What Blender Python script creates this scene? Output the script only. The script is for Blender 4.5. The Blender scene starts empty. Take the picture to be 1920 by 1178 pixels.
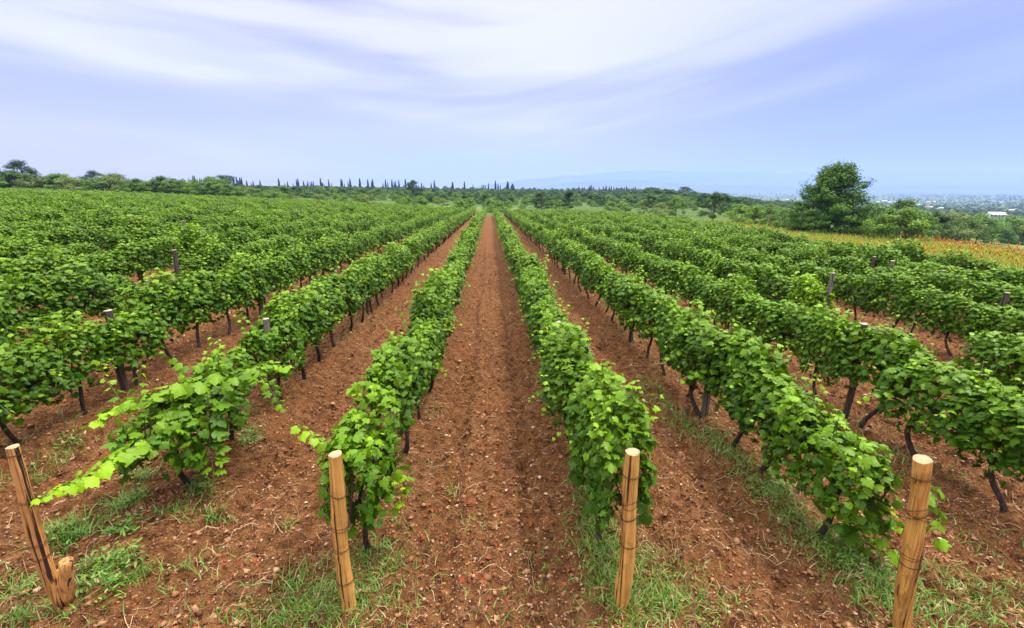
import bpy, math, random
import numpy as np
from mathutils import Vector, Matrix

PI = math.pi
SC = bpy.context.scene
COL = SC.collection
rs = np.random.RandomState

# ------------------------------------------------------------------ camera
F, W_, H_ = 868.0, 1920.0, 1178.0
CAM_H = 3.5
PITCH = math.atan((589 - 356) / F)
YAW = math.atan(42 / F * math.cos(PITCH))
cp, sp, cy, sy = math.cos(PITCH), math.sin(PITCH), math.cos(YAW), math.sin(YAW)
FWD = np.array([sy * cp, cy * cp, -sp])
RGT = np.array([cy, -sy, 0.0])
UPV = np.cross(RGT, FWD)
EYE = np.array([0.0, 0.0, CAM_H])


def ray(px, py):
    d = FWD + RGT * (px - 960) / F - UPV * (py - 589) / F
    return d / np.linalg.norm(d)


def project(p):
    v = np.asarray(p, float) - EYE
    d = v @ FWD
    return 960 + F * (v @ RGT) / d, 589 - F * (v @ UPV) / d, d


def at(px, py, y):
    """the point of the sight line through a pixel at the ground distance y"""
    d = ray(px, py)
    return EYE + d * (y / d[1])


# ------------------------------------------------------------------ noise
def _hash(ix, iy, seed):
    h = (ix.astype(np.int64) * 374761393 + iy.astype(np.int64) * 668265263 + seed * 974634777) & 0xFFFFFFFF
    h = ((h ^ (h >> 13)) * 1274126177) & 0xFFFFFFFF
    h = (h ^ (h >> 16)) & 0xFFFF
    return h / 65535.0


def vnoise(x, y, seed=0):
    x = np.asarray(x, float); y = np.asarray(y, float)
    ix, iy = np.floor(x), np.floor(y)
    fx, fy = x - ix, y - iy
    ix = ix.astype(np.int64); iy = iy.astype(np.int64)
    ux, uy = fx * fx * (3 - 2 * fx), fy * fy * (3 - 2 * fy)
    a = _hash(ix, iy, seed); b = _hash(ix + 1, iy, seed)
    c = _hash(ix, iy + 1, seed); d = _hash(ix + 1, iy + 1, seed)
    return (a + (b - a) * ux) * (1 - uy) + (c + (d - c) * ux) * uy


def fbm(x, y, o=4, seed=0, g=0.5):
    s, a, t = 0, 1.0, 0
    for i in range(o):
        s = s + a * vnoise(x * 2 ** i, y * 2 ** i, seed + i * 17); t += a; a *= g
    return s / t


def sstep(a, b, x):
    t = np.clip((np.asarray(x, float) - a) / (b - a), 0, 1)
    return t * t * (3 - 2 * t)


# ------------------------------------------------------------------ terrain
ROWS = {0: -6.15, 1: -3.55, 2: -1.2, 3: 1.12, 4: 3.42, 5: 5.8, 6: 8.15}
for k in range(7, 40):
    ROWS[k] = 8.15 + (k - 6) * 2.37
for k in range(-1, -58, -1):
    ROWS[k] = -6.15 + k * 2.37


def terrain(x, y):
    x = np.asarray(x, float); y = np.asarray(y, float)
    yc = np.clip(y, -50, 112)
    z = -0.012 * yc - 8e-5 * yc * np.abs(yc)
    # gentle rise behind the field up to the cypress line, then away to the plain
    z = z + 3.6 * sstep(150, 600, y) - 46 * sstep(700, 2300, y)
    s = np.maximum(0, -x - 1.5); s = 140 * (1 - np.exp(-s / 140.0))
    cross = 0.0595 * s
    cross = cross * (1 - 0.65 * sstep(120, 500, y))
    z = z + cross
    r = np.maximum(0, x - 2)
    z = z - 0.018 * np.minimum(r, 40) - 0.03 * np.clip(r - 24, 0, 30) * (1 - sstep(60, 200, y))
    v = np.maximum(0, x - 0.25 * np.clip(y, 0, 1e6) - 34)
    z = z - 40 * (1 - np.exp(-v / 350.0)) * (1 - 0.9 * sstep(700, 2300, y))
    # ridge beyond the left end of the field
    az = np.arctan2(x, np.maximum(y, 1))
    z = z + 40 * np.exp(-((y - 1300) / 420.0) ** 2) * sstep(-0.42, -0.78, az)
    z = z + 1.6 * (fbm(x / 160.0, y / 160.0, 3, 5) - 0.5) * sstep(130, 400, np.hypot(x, y))
    # far edge of the plain swells up towards the mountains
    z = z + 42 * sstep(4200, 9500, y)
    return z


def tz(x, y):
    return float(terrain(np.array([x]), np.array([y]))[0])


def hit(px, py, dz=0.0):
    """where a sight line meets the land (raised by dz)"""
    d = ray(px, py)
    t = np.geomspace(1.5, 9000, 6000)
    p = EYE[None] + d[None] * t[:, None]
    g = terrain(p[:, 0], p[:, 1]) + dz
    i = np.argmax(p[:, 2] < g)
    if i == 0:
        i = len(t) - 1
    return p[i]


_yy = np.linspace(1.2, 115, 4000)


def y_on_row(k, px, dz=0.0):
    x = np.full_like(_yy, ROWS[k])
    P = np.stack([x, _yy, terrain(x, _yy) + dz], 1) - EYE
    q = 960 + F * (P @ RGT) / (P @ FWD)
    return float(_yy[np.argmin(np.abs(q - px))])


# ------------------------------------------------------------------ mesh helpers
def mesh(name, V, faces, mats, attrs=None, smooth=False, fmat=None):
    """faces: list of integer arrays (n, k)"""
    me = bpy.data.meshes.new(name)
    V = np.asarray(V, np.float32)
    me.vertices.add(len(V)); me.vertices.foreach_set('co', V.ravel())
    faces = [np.asarray(f, np.int32) for f in faces if len(f)]
    nl = sum(f.size for f in faces); nf = sum(len(f) for f in faces)
    me.loops.add(nl); me.polygons.add(nf)
    me.loops.foreach_set('vertex_index', np.concatenate([f.ravel() for f in faces]))
    starts, tot, o = [], [], 0
    for f in faces:
        n, k = f.shape
        starts.append(o + np.arange(n) * k); tot.append(np.full(n, k)); o += n * k
    me.polygons.foreach_set('loop_start', np.concatenate(starts).astype(np.int32))
    if smooth:
        me.polygons.foreach_set('use_smooth', np.ones(nf, bool))
    for m in (mats if isinstance(mats, (list, tuple)) else [mats]):
        me.materials.append(m)
    if fmat is not None:
        me.polygons.foreach_set('material_index', np.asarray(fmat, np.int32))
    for k, a in (attrs or {}).items():
        at_ = me.attributes.new(k, 'FLOAT', 'POINT'); at_.data.foreach_set('value', np.asarray(a, np.float32))
    me.update(calc_edges=True)
    me.validate()
    return me


def link(name, me, parent=None, loc=None):
    o = bpy.data.objects.new(name, me); COL.objects.link(o)
    if parent: o.parent = parent
    if loc is not None: o.location = loc
    return o


def tag(o, label=None, cat=None, group=None, kind=None):
    if label: o['label'] = label
    if cat: o['category'] = cat
    if group: o['group'] = group
    if kind: o['kind'] = kind
    return o


def empty(name, loc, rz=0):
    o = bpy.data.objects.new(name, None); COL.objects.link(o)
    o.location = loc; o.rotation_euler = (0, 0, rz); o.empty_display_size = 0.2
    return o


def copy_thing(o):
    c = o.copy(); COL.objects.link(c)
    for ch in o.children:
        d = ch.copy(); COL.objects.link(d); d.parent = c
        for g in ch.children:
            e = g.copy(); COL.objects.link(e); e.parent = d
    return c


class Acc:
    """collects vertices and faces into one mesh"""
    def __init__(s):
        s.V, s.F, s.n, s.A, s.M = [], {}, 0, {}, {}

    def add(s, V, faces, **attrs):
        V = np.asarray(V, float); o = s.n
        s.V.append(V); s.n += len(V)
        mi = attrs.pop('mi', 0)
        for f in faces:
            f = np.asarray(f)
            if len(f):
                s.F.setdefault((f.shape[1], mi), []).append(f + o)
        for k, a in attrs.items():
            s.A.setdefault(k, []).append(np.broadcast_to(a, (len(V),)))

    def build(s, name, mats, smooth=False):
        keys = sorted(s.F)
        fs = [np.concatenate(s.F[k]) for k in keys]
        fm = np.concatenate([np.full(len(f), k[1]) for f, k in zip(fs, keys)])
        return mesh(name, np.concatenate(s.V), fs, mats, {k: np.concatenate(a) for k, a in s.A.items()}, smooth, fm)


def frames(P):
    P = np.asarray(P, float)
    T = np.gradient(P, axis=0); T /= np.linalg.norm(T, axis=1)[:, None] + 1e-9
    up = np.array([0.31, 0.22, 0.92]) if abs(T[0, 2]) < 0.8 else np.array([0.0, 1.0, 0.05])
    A = np.cross(T, up); A /= np.linalg.norm(A, axis=1)[:, None] + 1e-9
    B = np.cross(A, T)
    return T, A, B


def tube(P, R, k=7, caps=True, rough=0.0, rng=None):
    P = np.asarray(P, float); R = np.broadcast_to(np.asarray(R, float), (len(P),))
    T, A, B = frames(P)
    th = np.arange(k) * 2 * PI / k
    rad = R[:, None] * np.ones((1, k))
    if rough and rng is not None:
        rad = rad * (1 + rough * (rng.rand(*rad.shape) - 0.5))
    V = P[:, None] + rad[..., None] * (np.cos(th)[None, :, None] * A[:, None] + np.sin(th)[None, :, None] * B[:, None])
    n = len(P)
    i = np.arange(n - 1)[:, None] * k + np.arange(k)[None]
    j = np.arange(n - 1)[:, None] * k + (np.arange(k)[None] + 1) % k
    Fq = np.stack([i, j, j + k, i + k], -1).reshape(-1, 4)
    V = V.reshape(-1, 3); fs = [Fq]
    if caps:
        V = np.concatenate([V, P[:1], P[-1:]])
        c0, c1 = n * k, n * k + 1
        a = np.arange(k); b = (a + 1) % k
        fs.append(np.stack([np.full(k, c0), b, a], 1))
        fs.append(np.stack([np.full(k, c1), (n - 1) * k + a, (n - 1) * k + b], 1))
    return V, fs


def unit(v):
    return v / (np.linalg.norm(v, axis=-1, keepdims=True) + 1e-9)


def spread_leaves(tv, tf, pos, nrm, tip, size, curl=None):
    """instances of a flat leaf outline as one vertex soup; local y is the tip, local z the upper side"""
    n = len(pos)
    nrm = unit(nrm); tip = tip - nrm * np.sum(tip * nrm, 1, keepdims=True); tip = unit(tip)
    sx = np.cross(tip, nrm)
    L = np.repeat(tv[None], n, 0)
    if curl is not None:
        L[:, :, 2] *= curl[:, None]
    L = L * size[:, None, None]
    V = pos[:, None] + L[:, :, :1] * sx[:, None] + L[:, :, 1:2] * tip[:, None] + L[:, :, 2:] * nrm[:, None]
    m = len(tv)
    Fc = [(f[None] + (np.arange(n) * m)[:, None, None]).reshape(-1, f.shape[1]) for f in tf]
    return V.reshape(-1, 3), Fc


# ------------------------------------------------------------------ materials
def new_mat(name):
    m = bpy.data.materials.new(name); m.use_nodes = True
    nt = m.node_tree; nt.nodes.clear()
    out = nt.nodes.new('ShaderNodeOutputMaterial')
    return m, nt, out


class NT:
    def __init__(s, nt): s.nt = nt

    def n(s, t, ins=None, **props):
        nd = s.nt.nodes.new(t)
        for k, v in props.items(): setattr(nd, k, v)
        for k, v in (ins or {}).items():
            if isinstance(v, bpy.types.NodeSocket): s.nt.links.new(v, nd.inputs[k])
            else: nd.inputs[k].default_value = v
        return nd

    def math(s, op, a, b=0.0, c=0.0, clamp=False):
        nd = s.nt.nodes.new('ShaderNodeMath'); nd.operation = op; nd.use_clamp = clamp
        for i, v in enumerate((a, b, c)):
            if isinstance(v, bpy.types.NodeSocket): s.nt.links.new(v, nd.inputs[i])
            else: nd.inputs[i].default_value = v
        return nd.outputs[0]

    def mix(s, f, a, b, mode='MIX'):
        nd = s.nt.nodes.new('ShaderNodeMix'); nd.data_type = 'RGBA'; nd.blend_type = mode
        for i, v in ((0, f), (6, a), (7, b)):
            if isinstance(v, bpy.types.NodeSocket): s.nt.links.new(v, nd.inputs[i])
            else: nd.inputs[i].default_value = v if i == 0 else (*v, 1)
        return nd.outputs[2]

    def ramp(s, f, stops):
        nd = s.nt.nodes.new('ShaderNodeValToRGB')
        e = nd.color_ramp.elements
        while len(e) < len(stops): e.new(0.5)
        for el, (p, c) in zip(e, stops):
            el.position = p; el.color = (*c, 1) if len(c) == 3 else c
        s.nt.links.new(f, nd.inputs[0])
        return nd.outputs[0]

    def sm(s, v, a, b):
        nd = s.n('ShaderNodeMapRange', {'From Min': a, 'From Max': b}, interpolation_type='SMOOTHSTEP')
        s.nt.links.new(v, nd.inputs[0])
        return nd.outputs[0]

    def noise(s, vec, scale, detail=4, rough=0.55, dist=0.0):
        return s.n('ShaderNodeTexNoise', {'Vector': vec, 'Scale': scale, 'Detail': detail, 'Roughness': rough, 'Distortion': dist}).outputs[0]


def leaf_mat(name, mature, young, under, trans, rough=0.42, tmix=0.3, var=0.35):
    m, nt, out = new_mat(name); N = NT(nt)
    age = N.n('ShaderNodeAttribute', attribute_name='age').outputs['Fac']
    geo = N.n('ShaderNodeNewGeometry')
    oi = N.n('ShaderNodeObjectInfo')
    rnd = geo.outputs['Random Per Island']
    c = N.mix(age, mature, young)
    v = N.math('ADD', N.math('MULTIPLY', rnd, var), 1 - var * 0.5)
    v = N.math('MULTIPLY', v, N.math('ADD', N.math('MULTIPLY', oi.outputs['Random'], 0.22), 0.89))
    vcol = N.n('ShaderNodeCombineColor', {0: v, 1: v, 2: v}).outputs[0]
    c = N.mix(1.0, c, vcol, 'MULTIPLY')
    cu = N.mix(1.0, N.mix(0.55, mature, under), vcol, 'MULTIPLY')
    cc = N.mix(geo.outputs['Backfacing'], c, cu)
    b = N.n('ShaderNodeBsdfPrincipled', {'Base Color': cc, 'Roughness': rough, 'Specular IOR Level': 0.16})
    t = N.n('ShaderNodeBsdfTranslucent', {'Color': N.mix(1.0, N.mix(age, trans, tuple(min(1, q * 1.6) for q in trans)), vcol, 'MULTIPLY')})
    mx = N.n('ShaderNodeMixShader', {0: tmix, 1: b.outputs[0], 2: t.outputs[0]})
    nt.links.new(mx.outputs[0], out.inputs[0])
    return m


def bark_mat(name, dark, light, scale=(30, 30, 4), rough=0.9, bump=0.6):
    m, nt, out = new_mat(name); N = NT(nt)
    tc = N.n('ShaderNodeTexCoord')
    mp = N.n('ShaderNodeMapping', {'Vector': tc.outputs['Object'], 'Scale': scale})
    f = N.noise(mp.outputs[0], 1.0, 5, 0.6, 0.3)
    c = N.ramp(f, [(0.3, dark), (0.68, light)])
    bp = N.n('ShaderNodeBump', {'Height': f, 'Strength': bump, 'Distance': 0.02})
    b = N.n('ShaderNodeBsdfPrincipled', {'Base Color': c, 'Roughness': rough, 'Normal': bp.outputs[0], 'Specular IOR Level': 0.2})
    nt.links.new(b.outputs[0], out.inputs[0])
    return m


def plain_mat(name, col, rough=0.7, var=0.2, scale=6.0, metallic=0.0, spec=0.3):
    m, nt, out = new_mat(name); N = NT(nt)
    tc = N.n('ShaderNodeTexCoord')
    f = N.noise(tc.outputs['Object'], scale, 4, 0.6)
    c = N.ramp(f, [(0.3, tuple(q * (1 - var) for q in col)), (0.7, tuple(min(1, q * (1 + var)) for q in col))])
    b = N.n('ShaderNodeBsdfPrincipled', {'Base Color': c, 'Roughness': rough, 'Metallic': metallic, 'Specular IOR Level': spec})
    nt.links.new(b.outputs[0], out.inputs[0])
    return m


def island_mat(name, stops, rough=0.85, spec=0.2, trans=0.0):
    """colour picked per loose piece: stones, straws, dead leaves, blades"""
    m, nt, out = new_mat(name); N = NT(nt)
    geo = N.n('ShaderNodeNewGeometry')
    c = N.ramp(geo.outputs['Random Per Island'], stops)
    b = N.n('ShaderNodeBsdfPrincipled', {'Base Color': c, 'Roughness': rough, 'Specular IOR Level': spec})
    sh = b.outputs[0]
    if trans:
        t = N.n('ShaderNodeBsdfTranslucent', {'Color': c})
        sh = N.n('ShaderNodeMixShader', {0: trans, 1: sh, 2: t.outputs[0]}).outputs[0]
    nt.links.new(sh, out.inputs[0])
    return m


M_VINE = leaf_mat('grape_leaf', (0.024, 0.076, 0.002), (0.20, 0.345, 0.004), (0.075, 0.13, 0.03), (0.14, 0.27, 0.002), 0.44, 0.18, 0.38)
M_BARK = bark_mat('vine_bark', (0.012, 0.008, 0.006), (0.075, 0.05, 0.036), (60, 60, 9))
M_CANE = plain_mat('green_cane', (0.10, 0.13, 0.035), 0.6)


def wood_mat(name, base, light, dark, crack=0.5):
    m, nt, out = new_mat(name); N = NT(nt)
    tc = N.n('ShaderNodeTexCoord')
    mp = N.n('ShaderNodeMapping', {'Vector': tc.outputs['Object'], 'Scale': (26, 26, 0.9)})
    g = N.noise(mp.outputs[0], 1.0, 5, 0.6, 0.25)
    mp2 = N.n('ShaderNodeMapping', {'Vector': tc.outputs['Object'], 'Scale': (34, 34, 0.5)})
    k = N.noise(mp2.outputs[0], 1.0, 3, 0.5, 0.15)
    big = N.noise(tc.outputs['Object'], 5.0, 3, 0.6)
    c = N.ramp(g, [(0.3, base), (0.62, light)])
    c = N.mix(N.math('MULTIPLY', N.sm(big, 0.5, 0.72), 0.6), c, tuple(q * 0.62 for q in base))
    mp3 = N.n('ShaderNodeMapping', {'Vector': tc.outputs['Object'], 'Scale': (75, 75, 0.8)})
    fine = N.noise(mp3.outputs[0], 1.0, 4, 0.6, 0.2)
    c = N.mix(N.math('MULTIPLY', N.sm(fine, 0.50, 0.34), 0.65), c, tuple(q * 0.38 for q in base))
    c = N.mix(N.math('MULTIPLY', N.sm(fine, 0.56, 0.70), 0.5), c, tuple(min(1, q * 1.3) for q in light))
    ck = N.sm(k, 0.385 + 0.03 * crack, 0.335 + 0.03 * crack)
    c = N.mix(ck, c, dark)
    h = N.math('SUBTRACT', N.math('MULTIPLY', g, 0.5), N.math('MULTIPLY', ck, 0.8))
    bp = N.n('ShaderNodeBump', {'Height': h, 'Strength': 0.5, 'Distance': 0.01})
    b = N.n('ShaderNodeBsdfPrincipled', {'Base Color': c, 'Roughness': 0.6, 'Normal': bp.outputs[0], 'Specular IOR Level': 0.3})
    nt.links.new(b.outputs[0], out.inputs[0])
    return m


def endgrain_mat(name, a, b_):
    m, nt, out = new_mat(name); N = NT(nt)
    tc = N.n('ShaderNodeTexCoord')
    w = N.n('ShaderNodeTexWave', {'Vector': tc.outputs['Object'], 'Scale': 26.0, 'Distortion': 2.5, 'Detail': 2.0}, wave_type='RINGS', rings_direction='Z')
    f = N.noise(tc.outputs['Object'], 30, 3, 0.6)
    c = N.ramp(N.math('ADD', N.math('MULTIPLY', w.outputs[1], 0.5), N.math('MULTIPLY', f, 0.5)), [(0.2, b_), (0.7, a)])
    b = N.n('ShaderNodeBsdfPrincipled', {'Base Color': c, 'Roughness': 0.8, 'Specular IOR Level': 0.2})
    nt.links.new(b.outputs[0], out.inputs[0])
    return m


M_POST = wood_mat('peeled_pole_wood', (0.32, 0.135, 0.024), (0.55, 0.30, 0.075), (0.035, 0.016, 0.008), 1.2)
M_POST_BARKY = wood_mat('half_peeled_pole_wood', (0.32, 0.125, 0.03), (0.50, 0.25, 0.075), (0.022, 0.012, 0.008), 1.9)
M_CUT = endgrain_mat('sawn_end', (0.44, 0.29, 0.17), (0.26, 0.14, 0.07))
M_OLD = wood_mat('grey_pole_wood', (0.10, 0.078, 0.062), (0.21, 0.17, 0.14), (0.014, 0.011, 0.010), 1.3)
M_OLDDARK = wood_mat('dark_pole_wood', (0.045, 0.030, 0.024), (0.09, 0.062, 0.05), (0.01, 0.008, 0.008), 1.3)
M_OLDCUT = endgrain_mat('grey_sawn_end', (0.42, 0.34, 0.27), (0.22, 0.17, 0.13))
M_WIRE = plain_mat('rusty_wire', (0.075, 0.035, 0.02), 0.6, 0.4, 80, 0.6)

# ------------------------------------------------------------------ vineyard outline
EDGE = np.array([hit(px, py, 1.3)[:2] for px, py in ((2150, 545), (1920, 502), (1760, 482), (1600, 464), (1450, 436), (1380, 424), (1300, 412))])
EDGE = EDGE[np.argsort(EDGE[:, 1])]
Y_END = 110.0


def edge_x(y):
    return np.interp(y, EDGE[:, 1], EDGE[:, 0])


# ------------------------------------------------------------------ ground sheet
def axis(fine0, fine1, step, lim0, lim1, grow):
    a = list(np.arange(fine0, fine1 + 1e-6, step))
    s = step
    while a[-1] < lim1:
        s *= grow; a.append(a[-1] + s)
    s = step; b = []
    x = fine0
    while x > lim0:
        s *= grow; x -= s; b.append(x)
    return np.array(b[::-1] + a)


def furrow(x, y):
    """ridges under the vines and wheel ruts in the lanes (only near the camera)"""
    near = 1 - sstep(22, 45, y)
    rx = np.array(sorted(ROWS.values()))
    i = np.clip(np.searchsorted(rx, x), 1, len(rx) - 1)
    wob = 0.10 * (fbm(x * 0.3, y * 0.5, 2, 9) - 0.5)
    d = np.minimum(np.abs(x - rx[i - 1] + wob), np.abs(rx[i] - x + wob))
    berm = 0.075 * np.exp(-(d / 0.30) ** 2)
    rut = -0.045 * np.exp(-((d - 0.68) / 0.13) ** 2)
    tread = 0.024 * np.sin(y * 58 + 3 * np.sin(x * 9)) * np.exp(-((d - 0.68) / 0.16) ** 2) * (1 - sstep(9, 14, y))
    till = 0.026 * np.sin(x * 21 + 2.5 * vnoise(x * .5, y * .35, 71)) * sstep(0.25, 0.5, d)
    return (berm + 1.9 * rut + till) * near * sstep(2.2, 4.0, y) + tread


def micro(x, y):
    n = (fbm(x * 2.2, y * 2.2, 2, 31) - 0.5) * 0.085
    n = n + (fbm(x * 7, y * 9, 2, 41) - 0.5) * 0.115
    n = n + (fbm(x * 17, y * 20, 2, 51) - 0.5) * 0.075
    clod = np.clip(vnoise(x * 11, y * 12, 61) - 0.62, 0, 1)
    n = n + clod * 0.12
    return n * (1 - sstep(14, 40, np.hypot(x, y)))


def zg(x, y):
    return terrain(x, y) + furrow(x, y)


gx = axis(-7.2, 7.4, 0.034, -1800, 15000, 1.035)
gy = axis(1.9, 9.5, 0.032, -400, 13000, 1.027)
GX, GY = np.meshgrid(gx, gy)
fx, fy = GX.ravel(), GY.ravel()
fz = zg(fx, fy) + micro(fx, fy)
nx, ny = len(gx), len(gy)
i = (np.arange(ny - 1)[:, None] * nx + np.arange(nx - 1)[None]).ravel()
GF = np.stack([i, i + 1, i + 1 + nx, i + nx], 1)
inv = (1 - sstep(-1.5, 1.5, fx - edge_x(fy) + 1.2 * (vnoise(fx * .4, fy * .4, 3) - .5))) * (1 - sstep(-1, 2, fy - Y_END))
# weeds greening the soil between the tufts
weed = fbm(fx * 0.8, fy * 0.5, 3, 77)
print('ground verts', len(fx))


def ground_mat():
    m, nt, out = new_mat('vineyard_soil_and_meadow'); N = NT(nt)
    pos = N.n('ShaderNodeNewGeometry').outputs['Position']
    soilf = N.n('ShaderNodeAttribute', attribute_name='soil').outputs['Fac']
    a = N.noise(pos, 1.3, 4, 0.6)
    b = N.noise(pos, 9.0, 5, 0.65)
    c = N.noise(pos, 42.0, 4, 0.65)
    soil = N.ramp(b, [(0.32, (0.06, 0.023, 0.009)), (0.48, (0.155, 0.064, 0.022)), (0.70, (0.28, 0.134, 0.053))])
    soil = N.mix(N.math('MULTIPLY', N.sm(a, 0.48, 0.7), 0.5), soil, (0.215, 0.083, 0.026))
    soil = N.mix(N.sm(c, 0.44, 0.32), soil, (0.075, 0.028, 0.014))
    soil = N.mix(N.math('MULTIPLY', N.sm(c, 0.58, 0.70), 0.7), soil, (0.32, 0.165, 0.078))
    vor = N.n('ShaderNodeTexVoronoi', {'Vector': pos, 'Scale': 26.0, 'Randomness': 1.0})
    vr = N.n('ShaderNodeSeparateColor', {0: vor.outputs['Color']}).outputs[0]
    peb = N.math('MULTIPLY', N.sm(vor.outputs['Distance'], 0.30, 0.20), N.math('GREATER_THAN', vr, 0.88))
    soil = N.mix(N.math('MULTIPLY', peb, 0.8), soil, (0.40, 0.25, 0.16))
    dry = N.math('MULTIPLY', N.math('GREATER_THAN', vr, 0.10), -1.0)
    redl = N.math('MULTIPLY', N.sm(vor.outputs['Distance'], 0.40, 0.25), N.math('LESS_THAN', vr, 0.06))
    soil = N.mix(N.math('MULTIPLY', redl, 0.8), soil, (0.24, 0.055, 0.02))
    # land cover further off: pasture, hay and crop strips
    l1 = N.noise(pos, 0.012, 4, 0.6)
    l2 = N.noise(pos, 0.09, 5, 0.65)
    mp = N.n('ShaderNodeMapping', {'Vector': pos, 'Rotation': (0, 0, 0.35), 'Scale': (0.0016, 0.006, 1)})
    l3 = N.n('ShaderNodeTexVoronoi', {'Vector': mp.outputs[0], 'Scale': 1.0}).outputs['Color']
    l3r = N.n('ShaderNodeSeparateColor', {0: l3}).outputs[0]
    grass = N.ramp(l2, [(0.3, (0.035, 0.065, 0.014)), (0.55, (0.06, 0.10, 0.020)), (0.75, (0.14, 0.15, 0.045))])
    grass = N.mix(N.math('MULTIPLY', N.sm(l1, 0.5, 0.65), 0.6), grass, (0.20, 0.25, 0.055))
    crop = N.ramp(l3r, [(0.0, (0.04, 0.09, 0.02)), (0.5, (0.07, 0.13, 0.03)), (0.8, (0.11, 0.16, 0.04)), (0.96, (0.13, 0.17, 0.05))])
    dist = N.n('ShaderNodeVectorMath', {0: pos}, operation='LENGTH').outputs['Value']
    grass = N.mix(N.math('MULTIPLY', N.sm(dist, 300, 900), 0.7), grass, crop)
    col = N.mix(soilf, grass, soil)
    h = N.math('ADD', N.math('MULTIPLY', b, 0.9), N.math('ADD', N.math('MULTIPLY', c, 0.55), N.math('MULTIPLY', peb, 0.25)))
    bp = N.n('ShaderNodeBump', {'Height': h, 'Strength': 1.0, 'Distance': 0.11})
    bs = N.n('ShaderNodeBsdfPrincipled', {'Base Color': col, 'Roughness': 0.93, 'Normal': bp.outputs[0], 'Specular IOR Level': 0.12})
    nt.links.new(bs.outputs[0], out.inputs[0])
    return m


g = link('ground', mesh('ground', np.stack([fx, fy, fz], 1), [GF], ground_mat(), {'soil': inv}, True))
tag(g, kind='structure')

# ------------------------------------------------------------------ grapevines
def leaf_shape(half, fold, droop, asym):
    o = half + [(0.0, 0.88)] + [(-x * asym, y) for x, y in half[:0:-1]]
    L = np.array([(0, 0.16, 0.0)] + [(x, y, 0) for x, y in o], float)
    L[:, 2] = 0.10 - fold * np.abs(L[:, 0]) ** 1.5 - droop * np.clip(L[:, 1] - 0.15, 0, 1) ** 1.6 - 0.25 * np.clip(-L[:, 1], 0, 1) + 0.035 * np.sin(np.arange(len(L)) * 2.4)
    L[0, 2] = 0.07
    k = len(o)
    f = np.array([(0, 1 + i, 1 + (i + 1) % k) for i in range(k)])
    A, B, C = L[f[3]]
    if np.cross(B - A, C - A)[2] < 0: f = f[:, ::-1]
    return L, [f]


LEAVES = [
    leaf_shape([(0.0, 0.03), (0.10, -0.18), (0.28, -0.23), (0.42, -0.12), (0.52, -0.04), (0.47, 0.10), (0.40, 0.15), (0.54, 0.24), (0.60, 0.42), (0.46, 0.45), (0.33, 0.44), (0.31, 0.59), (0.18, 0.70)], 0.55, 0.32, 1.0),
    leaf_shape([(0.0, 0.0), (0.13, -0.20), (0.33, -0.20), (0.47, -0.05), (0.47, 0.08), (0.37, 0.14), (0.54, 0.24), (0.60, 0.40), (0.45, 0.42), (0.29, 0.40), (0.30, 0.56), (0.17, 0.66)], 0.8, 0.2, 0.92),
    leaf_shape([(0.0, 0.05), (0.08, -0.13), (0.27, -0.21), (0.44, -0.08), (0.50, 0.08), (0.43, 0.16), (0.55, 0.28), (0.52, 0.43), (0.38, 0.46), (0.34, 0.60), (0.17, 0.72)], 0.4, 0.6, 1.06),
]
LEAF, LEAF_F = LEAVES[1]


def vine_leaves(acc, pos, nrm, tip, size, curl, age, rng):
    w = rng.randint(0, 3, len(pos))
    for q in range(3):
        m = w == q
        if m.any():
            V, Fc = spread_leaves(LEAVES[q][0], LEAVES[q][1], pos[m], nrm[m], tip[m], size[m], curl[m])
            acc.add(V, Fc, age=np.repeat(age[m], len(LEAVES[q][0])))


def shoot_leaves(acc, canes, P, rng, s0=0.13, s1=0.05, step=0.065, young0=0.25, young1=1.0, r=0.004):
    """leaves along a cane given as a polyline"""
    P = np.asarray(P, float)
    seg = np.linalg.norm(np.diff(P, axis=0), axis=1); cum = np.concatenate([[0], np.cumsum(seg)])
    n = max(3, int(cum[-1] / step)); t = np.linspace(0.04, 1, n)
    q = np.stack([np.interp(t * cum[-1], cum, P[:, j]) for j in range(3)], 1)
    T, A, B = frames(q)
    sgn = np.where(np.arange(n) % 2 == 0, 1, -1)[:, None]
    side = unit(np.cross(T, [0, 0, 1.0]) + 0.01)
    size = (s0 + (s1 - s0) * t ** 1.3) * (0.8 + 0.4 * rng.rand(n))
    pos = q + side * sgn * size[:, None] * 0.45 + rng.randn(n, 3) * 0.012
    nrm = np.array([0, 0, 1.0]) + side * sgn * 0.45 + rng.randn(n, 3) * 0.32
    tip = side * sgn + T * 0.5 + np.array([0, 0, -0.45]) + rng.randn(n, 3) * 0.25
    age = np.clip(young0 + (young1 - young0) * t ** 1.5 + rng.randn(n) * 0.08, 0, 1)
    vine_leaves(acc, pos, nrm, tip, size, 0.6 + rng.rand(n) * 1.4, age, rng)
    if canes is not None:
        Vt, Ft = tube(q, np.linspace(r, r * 0.45, n), 5, False)
        acc.add(Vt, Ft, age=0.5, mi=1)


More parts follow.
